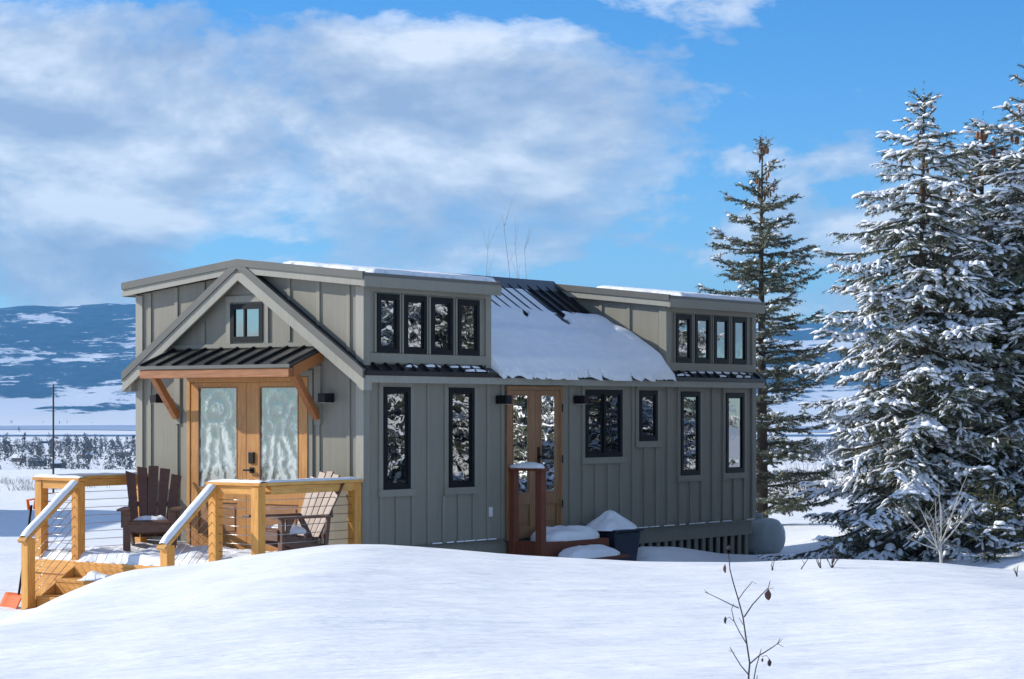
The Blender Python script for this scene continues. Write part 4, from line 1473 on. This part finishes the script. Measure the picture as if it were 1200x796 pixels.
    hw = 0.0062 * fat
    V = np.stack([base - sd * hw, base + sd * hw, tip], 1).reshape(-1, 3)
    Fn = np.arange(len(V)).reshape(-1, 3)
    # snow pads riding on the twigs
    mid = (A + B) / 2
    cl = np.array([fbm(m_[0] * 2.2 + seed + m_[2] * 1.3, m_[1] * 2.2 + m_[2] * 2.0, 3) for m_ in mid])
    hor = 1 - np.abs(ax[:, 2])
    keep = (rn.random(n) < LW * snow * np.clip(0.85 + 3.5 * cl, 0, 1.6)) & (hor > 0.35) & (mid[:, 2] < H - 0.25)
    keep &= rn.random(n) < np.where(T < -0.5, 0.55 + 0.25 * (T + 2), np.clip(0.4 + 0.9 * T, 0, 1))
    ki = np.nonzero(keep)[0]
    rings, ringn = 3, 5
    SV, SF = [], []
    if len(ki):
        a_, b_ = A[ki], B[ki]
        xx = ax[ki]
        sx_ = np.cross(xx, np.array([[0, 0, 1.0]]))
        sx_ /= np.maximum(np.linalg.norm(sx_, axis=1, keepdims=True), 1e-6)
        upv = np.cross(sx_, xx)
        scl = ((0.6 + 0.9 * rn.random(len(ki)) ** 2) * (0.7 + 0.5 * LW[ki]) * np.where(T[ki] < -0.5, 0.72, 1.0))[:, None]
        pieces = []
        L0 = ln[ki]
        for (t, f_) in ((-0.12, 0.0), (0.12, 0.72), (0.5, 1.0), (0.88, 0.72), (1.12, 0.0)):
            c = a_ + (b_ - a_) * t + upv * 0.014
            if f_ == 0.0:
                pieces.append(c[:, None, :])
            else:
                jit = 1 + 0.25 * rn.normal(size=(len(ki), 1))
                ring = []
                for an_ in (0.0, 0.9, 1.57, 2.24, 3.14):
                    ring.append(c + sx_ * np.cos(an_) * 0.025 * f_ * scl * jit * fat + upv * (np.sin(an_) * 0.026 * scl * f_ * jit - 0.006) * fat)
                pieces.append(np.stack(ring, 1))
        blk = np.concatenate(pieces, 1)          # (k, 17, 3)
        SV = blk.reshape(-1, 3)
        tf = []
        r1, r2, r3, e = 1, 6, 11, 16
        for j in range(5):
            j2 = (j + 1) % 5
            tf.append((0, r1 + j2, r1 + j))
            for (p_, q_) in ((r1, r2), (r2, r3)):
                tf.append((p_ + j, p_ + j2, q_ + j2))
                tf.append((p_ + j, q_ + j2, q_ + j))
            tf.append((e, r3 + j, r3 + j2))
        tf = np.array(tf)
        SF = (tf[None] + (np.arange(len(ki)) * 17)[:, None, None]).reshape(-1, 3)
    cm = MB()
    for c in cone_pts:
        cm.tube([c, c + Vector((0, 0, -0.03)), c + Vector((0, 0, -0.08)), c + Vector((0, 0, -0.11))], [0.008, 0.020, 0.018, 0.005], 6)
    return tr, (V, Fn), (SV, SF), cm


PROTO, HEIGHT = {}, {}


def make_spruce(key, name, label, loc, rz, scale=1.0, group=None, needles='spruce_needles', **kw):
    if key in PROTO:
        c = copy_tree(PROTO[key])
        c.location = loc
        c.rotation_euler = (0, 0, rz)
        c.scale = (scale,) * 3
        tag(c, label, 'tree', group)
        return c
    t = thing(name, label, 'tree', loc, rz, group)
    tr, nd, sn, cm = spruce_geo(**kw)
    tr.build('trunk', 'bark', t)
    tag(np_mesh('crown', nd[0], nd[1], needles, t), kind='stuff')
    if len(sn[0]):
        tag(np_mesh('snow', sn[0], sn[1], 'tree_snow', t, True), kind='stuff')
    if cm.v:
        tag(cm.build('cones', 'cone_brown', t), kind='stuff')
    t.scale = (scale,) * 3
    HEIGHT[key] = kw['H']
    PROTO[key] = t
    return t


def gz(x, y):
    return float(ground_z(x, y))


def tree_at(px, tip_y, Y):
    x = (px - CX) / F * Y
    z0 = gz(x, Y)
    H = EYE + (HY - tip_y) / F * Y - z0
    return (x, Y, z0), H


G = 'snowy spruces at the right'
loc, H = tree_at(1082, 92, 28.5)
make_spruce('A', 'spruce_tree', 'snow-laden spruce with thin bare leader, nearest to the frosted sapling', loc, 0.4, group=G,
            seed=3, H=H, Rm=2.0, tau=2.1, lift=-0.02, droop=0.32, snow=0.85, step=0.20, per=7, bare_base=0.1, ndl=13)
loc, H = tree_at(1152, 126, 29.8)
make_spruce('B', 'spruce_tree', 'snowy spruce with cone-crowded top between the two taller right-hand spruces', loc, 1.4, group=G,
            seed=8, H=H, Rm=1.75, tau=2.0, lift=0.0, droop=0.27, snow=1.0, step=0.21, per=7, bare_base=0.1, ndl=13, cones=66)
loc, H = tree_at(1213, 62, 28.9)
make_spruce('C', 'spruce_tree', 'tallest snowy spruce cut by the right edge of the picture', loc, 2.9, group=G,
            seed=15, H=H, Rm=1.9, tau=2.0, lift=0.02, droop=0.27, snow=1.0, step=0.22, per=7, bare_base=0.1, ndl=13, cones=66)
loc, H = tree_at(1122, 210, 32.0)
make_spruce('B', 'spruce_tree', 'shorter snowy spruce tucked behind the one with the bare leader', loc, 4.0, scale=H / HEIGHT['B'], group=G)
loc, H = tree_at(893, 154, 41.0)
make_spruce('R', 'spruce_tree', 'slender dark spruce behind the far corner of the house', loc, 0.9,
            seed=21, H=H, Rm=1.42, tau=1.8, lift=0.16, droop=0.18, snow=0.16, step=0.27, per=6, twig_sp=0.11, cones=88, fat=1.25, ndl=14)
# low olive spruce at the foot of the group
x, y = (1165 - CX) / F * 26.8, 26.8
make_spruce('D', 'young_spruce', 'low olive-green young spruce below the snowy spruces', (x, y, gz(x, y)), 0.3, needles='spruce_needles_olive',
            seed=31, H=0.95, Rm=0.70, tau=0.5, lift=0.0, droop=0.15, snow=0.25, step=0.16, per=6, cones=0, bare_base=0.08)
x, y = (1005 - CX) / F * 28.2, 28.2
make_spruce('D', 'young_spruce', 'small young spruce left of the snow-laden spruce foot', (x, y, gz(x, y) - 0.1), 1.8, scale=0.85)
# spruces just outside the frame, seen mirrored in the long side's windows
k = 0
for (x, y, key, s, lab) in ((8.4, 29.5, 'A', 1.05, 'snowy spruce just outside the right edge, first beyond the tallest spruce'), (10.2, 26.8, 'C', 0.9, 'snowy spruce outside the right edge nearest the camera'),
                            (10.8, 31.5, 'B', 1.1, 'snowy spruce outside the right edge behind the first'), (13.5, 29.0, 'C', 1.05, 'broad snowy spruce farther outside the right edge'),
                            (14.5, 34.0, 'A', 1.2, 'tall snowy spruce at the back of the off-frame row'), (17.5, 36.5, 'B', 1.15, 'farthest snowy spruce of the off-frame row')):
    make_spruce(key, 'spruce_tree', lab, (x, y, gz(x, y)), 1.3 * k + 0.5, s, G)
    k += 1


# ------------------------------------------------------------------ bare plants
def bare_plant(mb, base, stems, H, r0, spread, rd, kids=4, depth=2, lean=0.15, curve=0.2, n=6):
    for s in range(stems):
        az = rd.uniform(0, 6.283)
        d = Vector((math.cos(az) * spread, math.sin(az) * spread, 1)).normalized()
        grow(mb, Vector(base), d, H * rd.uniform(0.7, 1.0), r0, rd, kids, depth, curve, n)


def grow(mb, p, d, L, r, rd, kids, depth, curve, n=6):
    pts, rr = [p.copy()], [r]
    m_ = n
    for i in range(m_):
        d = (d + Vector((rd.uniform(-1, 1), rd.uniform(-1, 1), rd.uniform(-0.4, 0.7))) * curve * 0.4).normalized()
        p = p + d * (L / m_)
        pts.append(p.copy())
        rr.append(r * (1 - 0.8 * (i + 1) / m_))
    mb.tube(pts, rr, 5 if r > 0.01 else 4, False)
    if depth <= 0:
        return
    for k in range(kids):
        t = rd.uniform(0.3, 0.95)
        i = min(m_ - 1, int(t * m_))
        ax = (pts[i + 1] - pts[i]).normalized()
        sd = Vector((rd.uniform(-1, 1), rd.uniform(-1, 1), rd.uniform(-0.2, 0.6)))
        nd = (ax * 0.75 + sd * 0.8).normalized()
        grow(mb, pts[i], nd, L * rd.uniform(0.35, 0.6) * (1.1 - 0.5 * t), rr[i] * 0.6, rd, max(2, kids - 1), depth - 1, curve, max(3, n - 2))


rd = random.Random(5)
# frosted sapling before the spruces
b0 = at(1104, 681, 24.6)
b0.z = gz(b0.x, b0.y)
sap = thing('sapling', 'frost-white bare sapling in front of the snowy spruces', 'sapling', b0)
mb = MB()
mb.tube([(0, 0, -0.1), (-0.01, 0, 0.25), (-0.02, 0.01, 0.50)], [0.022, 0.019, 0.016], 7, False)
mb.build('trunk', 'frosted_twig', sap)
mb = MB()
top = Vector((-0.02, 0.01, 0.48))
for (dx_, dz_, L) in ((-0.75, 0.6, 0.75), (-0.45, 0.9, 0.62), (0.05, 1, 0.78), (0.35, 0.9, 0.85), (0.6, 0.8, 0.6), (-0.2, 1.0, 0.6), (0.15, 0.8, 0.5), (-0.95, 0.35, 0.45)):
    grow(mb, top - Vector((0, 0, rd.uniform(0, 0.12))), Vector((dx_, rd.uniform(-0.4, 0.4), dz_)).normalized(), L, 0.011, rd, 4, 2, 0.22)
mb.build('branches', 'frosted_twig', sap)

# bare tree whose thin tips show over the roof
tp = (-0.25, 44.0)
bt = thing('bare_tree', 'thin bare tree tips showing above the middle of the roof', 'tree', (tp[0], tp[1], gz(*tp)))
mb = MB()
for (pxx, pyy, r) in ((590, 266, 0.03), (572, 292, 0.02), (603, 288, 0.02), (614, 294, 0.02)):
    tipp = at(pxx, pyy, 44.0) - Vector((tp[0], tp[1], gz(*tp)))
    base_ = Vector((tipp.x * 0.25, rd.uniform(-0.3, 0.3), 0))
    pts = [base_.lerp(tipp, t) + Vector((0.25 * math.sin(t * 3.1) * (1 if tipp.x > 0 else -0.6), 0, 0)) for t in np.linspace(0, 1, 9)]
    mb.tube(pts, [r * (1.25 - t) * 0.30 + 0.002 for t in np.linspace(0, 1, 9)], 5, False)
    for _ in range(8):
        i = rd.randint(4, 8)
        grow(mb, pts[i], Vector((rd.uniform(-.5, .5), rd.uniform(-.5, .5), 1)).normalized(), rd.uniform(0.3, 0.8), 0.004, rd, 2, 1, 0.3)
mb.build('branches', 'grey_twig', bt)

# foreground weed with dried leaves (outline measured from the photograph, standing 13.2 m off)
WY = 13.2
wp = lambda zx, zy, dy_=0.0: at(780 + zx / 5.104, 640 + zy / 5.104, WY + dy_)
wb = wp(492, 830)
wb.z = gz(wb.x, WY) - 0.02
weed = thing('dry_weed', 'dark bare weed with curled brown leaves standing in the foreground snow', 'plant', wb)
mb = MB()
lines = [([(495, 860), (497, 770), (503, 700), (485, 580), (463, 425), (435, 320), (405, 220), (385, 140), (376, 40)], 0.0062, 0.0),
         ([(497, 770), (450, 715), (410, 650), (385, 605)], 0.0042, 0.05), ([(410, 640), (378, 622)], 0.002, 0.05),
         ([(503, 705), (560, 655), (625, 615), (668, 585), (685, 555)], 0.0045, -0.06), ([(668, 585), (705, 602)], 0.002, -0.06), ([(668, 588), (700, 556)], 0.002, -0.05),
         ([(520, 840), (540, 730), (560, 660), (572, 618)], 0.004, 0.1), ([(540, 850), (548, 775)], 0.003, 0.08), ([(575, 660), (605, 655), (622, 680)], 0.002, -0.05),
         ([(485, 585), (445, 520), (410, 450), (395, 380), (405, 345)], 0.0036, 0.04), ([(408, 450), (380, 425), (358, 440)], 0.0022, 0.05), ([(463, 470), (440, 430)], 0.002, 0.0),
         ([(470, 425), (520, 350), (575, 290), (615, 250), (625, 210)], 0.0042, -0.05), ([(600, 262), (645, 250)], 0.002, -0.05),
         ([(438, 372), (380, 345), (310, 310), (235, 275)], 0.0036, 0.06), ([(255, 283), (232, 262)], 0.002, 0.06), ([(437, 318), (470, 270), (520, 212), (540, 225)], 0.003, -0.02)]
for pts, r, dy_ in lines:
    n = len(pts)
    mb.tube([wp(a, c, dy_ * k / max(1, n - 1)) - wb for k, (a, c) in enumerate(pts)], [r * (1 - 0.6 * k / n) for k in range(n)], 5, False)
mb.build('stem', 'dark_twig', weed)


def leaf(cx, cy, wd, hg, dy_, mt):
    V, Fq = [], []
    rows = [(-1.0, 0.05), (-0.6, 0.5), (-0.1, 1.0), (0.5, 0.9), (0.85, 0.5), (1.0, 0.1)]
    for k, (t, s) in enumerate(rows):
        for q in (-1, 0, 1):
            pnt = wp(cx + q * wd * s + rd.uniform(-3, 3), cy + t * hg, dy_) - wb
            pnt.y += 0.018 * abs(q) * s + rd.uniform(-0.006, 0.006)
            V.append(pnt)
    for k in range(5):
        for q in range(2):
            Fq.append((k * 3 + q, k * 3 + q + 1, k * 3 + q + 4, k * 3 + q + 3))
    np_mesh('leaf', V, Fq, mt, weed, True)


leaf(615, 290, 20, 34, -0.05, 'dead_leaf')
leaf(357, 444, 10, 22, 0.05, 'dark_twig')
leaf(622, 697, 13, 24, -0.05, 'dark_twig')
leaf(356, 135, 8, 26, 0.0, 'dead_leaf')
leaf(380, 10, 12, 14, 0.0, 'dark_twig')
leaf(580, 682, 8, 12, -0.05, 'dark_twig')

# small stalks poking out of the drift
for i, (px_, py_, H_, st, lab) in enumerate(((938, 680, 0.17, 1, 'single thin bent stalk poking from the snow right of the weed'), (975, 668, 0.20, 5, 'clump of short bare twigs in the snow before the young spruce'),
                                             (1192, 686, 0.10, 3, 'tiny dark twig at the right edge of the snow'), (962, 667, 0.15, 3, 'short dark twigs left of the bare twig clump'),
                                             (905, 664, 0.10, 2, 'tiny stalk in the snow below the propane tank'))):
    q = at(px_, py_, 21.2)
    q.z = gz(q.x, q.y) - 0.01
    o = thing('twig_clump', lab, 'twigs', q)
    mb = MB()
    bare_plant(mb, (0, 0, 0), st, H_ * 1.3, 0.0075, 0.5, rd, 3, 1, curve=0.5)
    mb.build('stems', 'dark_twig', o)

# brush on the yard behind
for i, (px_, Y_, n_, H_, mt, lab) in enumerate(((930, 58, 26, 1.3, 'brush_brown', 'brown winter brush behind the slender spruce'), (968, 62, 24, 1.2, 'brush_brown', 'brown winter brush between the two spruces'),
                                                (1000, 60, 20, 1.1, 'brush_brown', 'brown winter brush beside the snow-laden spruce'),
                                                (40, 66, 22, 0.6, 'frosted_twig', 'frosted shrub left of the thin dark pole'), (74, 67, 18, 0.5, 'frosted_twig', 'frosted shrub right of the thin dark pole'),
                                                (12, 72, 18, 0.4, 'frosted_twig', 'low frosted shrub at the left edge behind the porch'))):
    x = (px_ - CX) / F * Y_
    o = thing('winter_shrub', lab, 'shrub', (x, Y_, gz(x, Y_)))
    mb = MB()
    for _ in range(n_ * 3):
        bare_plant(mb, (rd.gauss(0, 0.55), rd.gauss(0, 0.6), -0.05), 1, H_ * rd.uniform(0.4, 0.9), 0.009, 0.45, rd, 4, 1, curve=0.4, n=4)
    tag(mb.build('branches', mt, o), kind='stuff')

# thin dark pole left of the house
Yp = 63.0
xp = (62.5 - CX) / F * Yp
pole = thing('marker_pole', 'thin dark pole standing in the snow left of the porch', 'pole', (xp, Yp, gz(xp, Yp)))
zt_ = EYE + (HY - 452) / F * Yp - gz(xp, Yp)
MB().tube([(0, 0, -0.2), (0, 0, zt_)], [0.030, 0.024], 10).build('shaft', 'dark_twig', pole)
MB().tube([(0, 0, zt_), (0, 0, zt_ + 0.05)], [0.034, 0.024], 10).build('cap', 'grey_twig', pole)

# neighbouring cabin outside the frame on the left, whose shadow lies on the yard
cb = thing('cabin', 'neighbouring cabin outside the left edge casting its shadow on the yard', 'cabin', (-18.6, 49.0, -0.3), 0.0)
b = MB()
b.prism([(-3, -5, 0), (3, -5, 0), (3, -5, 3.0), (0, -5, 5.2), (-3, -5, 3.0)], (0, 10.5, 0))
cw = b.build('wall', 'siding', cb)
for s in (-1, 1):
    MB().hexa([(0, -5.3, 5.22), (s * 3.4, -5.3, 2.75), (s * 3.4, 5.3, 2.75), (0, 5.3, 5.22)], [(0, -5.3, 5.45), (s * 3.4, -5.3, 2.98), (s * 3.4, 5.3, 2.98), (0, 5.3, 5.45)]).build('roof', 'snow', cb)
for y in (-2.5, 2.5):
    wdw = MB().box(3.0, 3.05, y - 0.6, y + 0.6, 0.9, 2.1).build('window', 'black_frame', cb)
    MB().box(3.05, 3.06, y - 0.5, y + 0.5, 1.0, 2.0).build('pane', 'window_glass', wdw)
MB().box(3.0, 3.06, -0.5, 0.5, 0.05, 2.1).build('door', 'door_wood', cb)

# ------------------------------------------------------------------ valley: woods and farm buildings
rn = np.random.default_rng(4)
VV, FF = [], []
cnt = 0


def far_tree(x, y, h, conif):
    global cnt
    z = gz(x, y)
    n = 70
    k = rn.random(n)
    if conif:
        hz_ = z + h * k
        rr = 0.26 * h * (1.02 - k)
        s = h * 0.11
    else:
        hz_ = z + h * (0.10 + 0.9 * k)
        rr = 0.33 * h * np.sqrt(np.clip(np.sin(k * 3.0 + 0.1), 0.08, 1))
        s = h * 0.085
    a = rn.random(n) * 6.283
    rr = rr * np.sqrt(rn.random(n))
    c = np.stack([x + rr * np.cos(a), y + rr * np.sin(a), hz_], -1)
    o1 = rn.normal(size=(n, 3)) * s * np.array([1, 1, 0.5])
    o2 = rn.normal(size=(n, 3)) * s * np.array([0.6, 0.6, 1.2])
    VV.append(np.stack([c, c + o1, c + o2], 1).reshape(-1, 3))


for _ in range(2300):
    Y = rn.uniform(1150, 2100)
    px_ = rn.uniform(-40, 1240)
    x = (px_ - CX) / F * Y
    if fbm(x / 120.0, Y / 90.0, 3) + 0.06 * (Y < 1800) < 0.0:
        continue
    far_tree(x, Y, rn.uniform(4, 12), rn.random() < 0.35)
for _ in range(260):
    Y = rn.choice([3400, 4900, 5400]) + rn.normal() * 60
    px_ = rn.uniform(-20, 1240)
    x = (px_ - CX) / F * Y
    if fbm(x / 200.0, Y / 300.0, 3) < 0.03:
        continue
    far_tree(x, Y, rn.uniform(4, 9), rn.random() < 0.3)
V = np.concatenate(VV)
wd_ = np_mesh('valley_woods', V, np.arange(len(V)).reshape(-1, 3), 'far_bark')
tag(wd_, 'dark leafless woods strung along the snowy valley floor', 'woods', kind='stuff')


def farm(px_, Y, wd, ht, dp, rz, wallm, lab):
    x = (px_ - CX) / F * Y
    wd, ht, dp = wd * (0.7 if Y > 1000 else 1), ht * (0.7 if Y > 1000 else 1), dp * 0.7
    o = thing('farm_building', lab, 'building', (x, Y, gz(x, Y) - 0.3), rz, 'buildings in the valley')
    MB().prism([(-wd / 2, -dp / 2, 0), (-wd / 2, dp / 2, 0), (-wd / 2, dp / 2, ht), (-wd / 2, 0, ht * 1.5), (-wd / 2, -dp / 2, ht)], (wd, 0, 0)).build('wall', wallm, o)
    for s in (-1, 1):
        MB().hexa([(-wd / 2 - .4, s * (dp / 2 + .5), ht - .25), (wd / 2 + .4, s * (dp / 2 + .5), ht - .25), (wd / 2 + .4, 0, ht * 1.5 + .05), (-wd / 2 - .4, 0, ht * 1.5 + .05)],
                  [(-wd / 2 - .4, s * (dp / 2 + .5), ht + .2), (wd / 2 + .4, s * (dp / 2 + .5), ht + .2), (wd / 2 + .4, 0, ht * 1.5 + .5), (-wd / 2 - .4, 0, ht * 1.5 + .5)]).build('roof', 'snow', o)
    for k in (-0.3, 0.0, 0.3):
        MB().box(k * wd - 0.6, k * wd + 0.6, -dp / 2 - 0.06, -dp / 2, ht * 0.35, ht * 0.75).build('window', 'far_glass', o)


farm(44, 1330, 15, 5.5, 10, 0.3, 'far_wall_dark', 'dark farmhouse with white roof left of the thin pole')
farm(22, 1420, 11, 4.5, 8, -0.4, 'far_wall', 'brown farmhouse in the valley at far left')
farm(68, 1300, 12, 4.5, 8, 0.1, 'far_wall_dark', 'dark barn in the valley just right of the thin pole')
farm(100, 1500, 12, 4.5, 8, 0.7, 'far_wall', 'small brown house among valley trees left of the tiny house')
farm(52, 2250, 14, 4, 8, 0.0, 'far_wall_dark', 'tiny dark barn standing alone on the white valley floor')
farm(145, 1600, 15, 4.5, 9, -0.2, 'far_wall', 'brown house in the valley beside the tiny house wall')
farm(965, 420, 4.4, 1.6, 4, 0.0, 'far_wall_dark', 'small dark shed below the yard between the spruces')

# ------------------------------------------------------------------ haze
hz = MB().box(-6100, 6100, -60, 11700, -60, 640)
hm = bpy.data.materials.new('haze_air')
hm.use_nodes = True
t = hm.node_tree
t.nodes.clear()
pv = t.nodes.new('ShaderNodeVolumePrincipled')
pv.inputs['Color'].default_value = (0.20, 0.55, 1.0, 1)
pv.inputs['Density'].default_value = 0.00007
pv.inputs['Anisotropy'].default_value = 0.0
ou_ = t.nodes.new('ShaderNodeOutputMaterial')
t.links.new(pv.outputs[0], ou_.inputs['Volume'])
MATS['haze_air'] = hm
ho = hz.build('haze', 'haze_air')
tag(ho, kind='stuff')
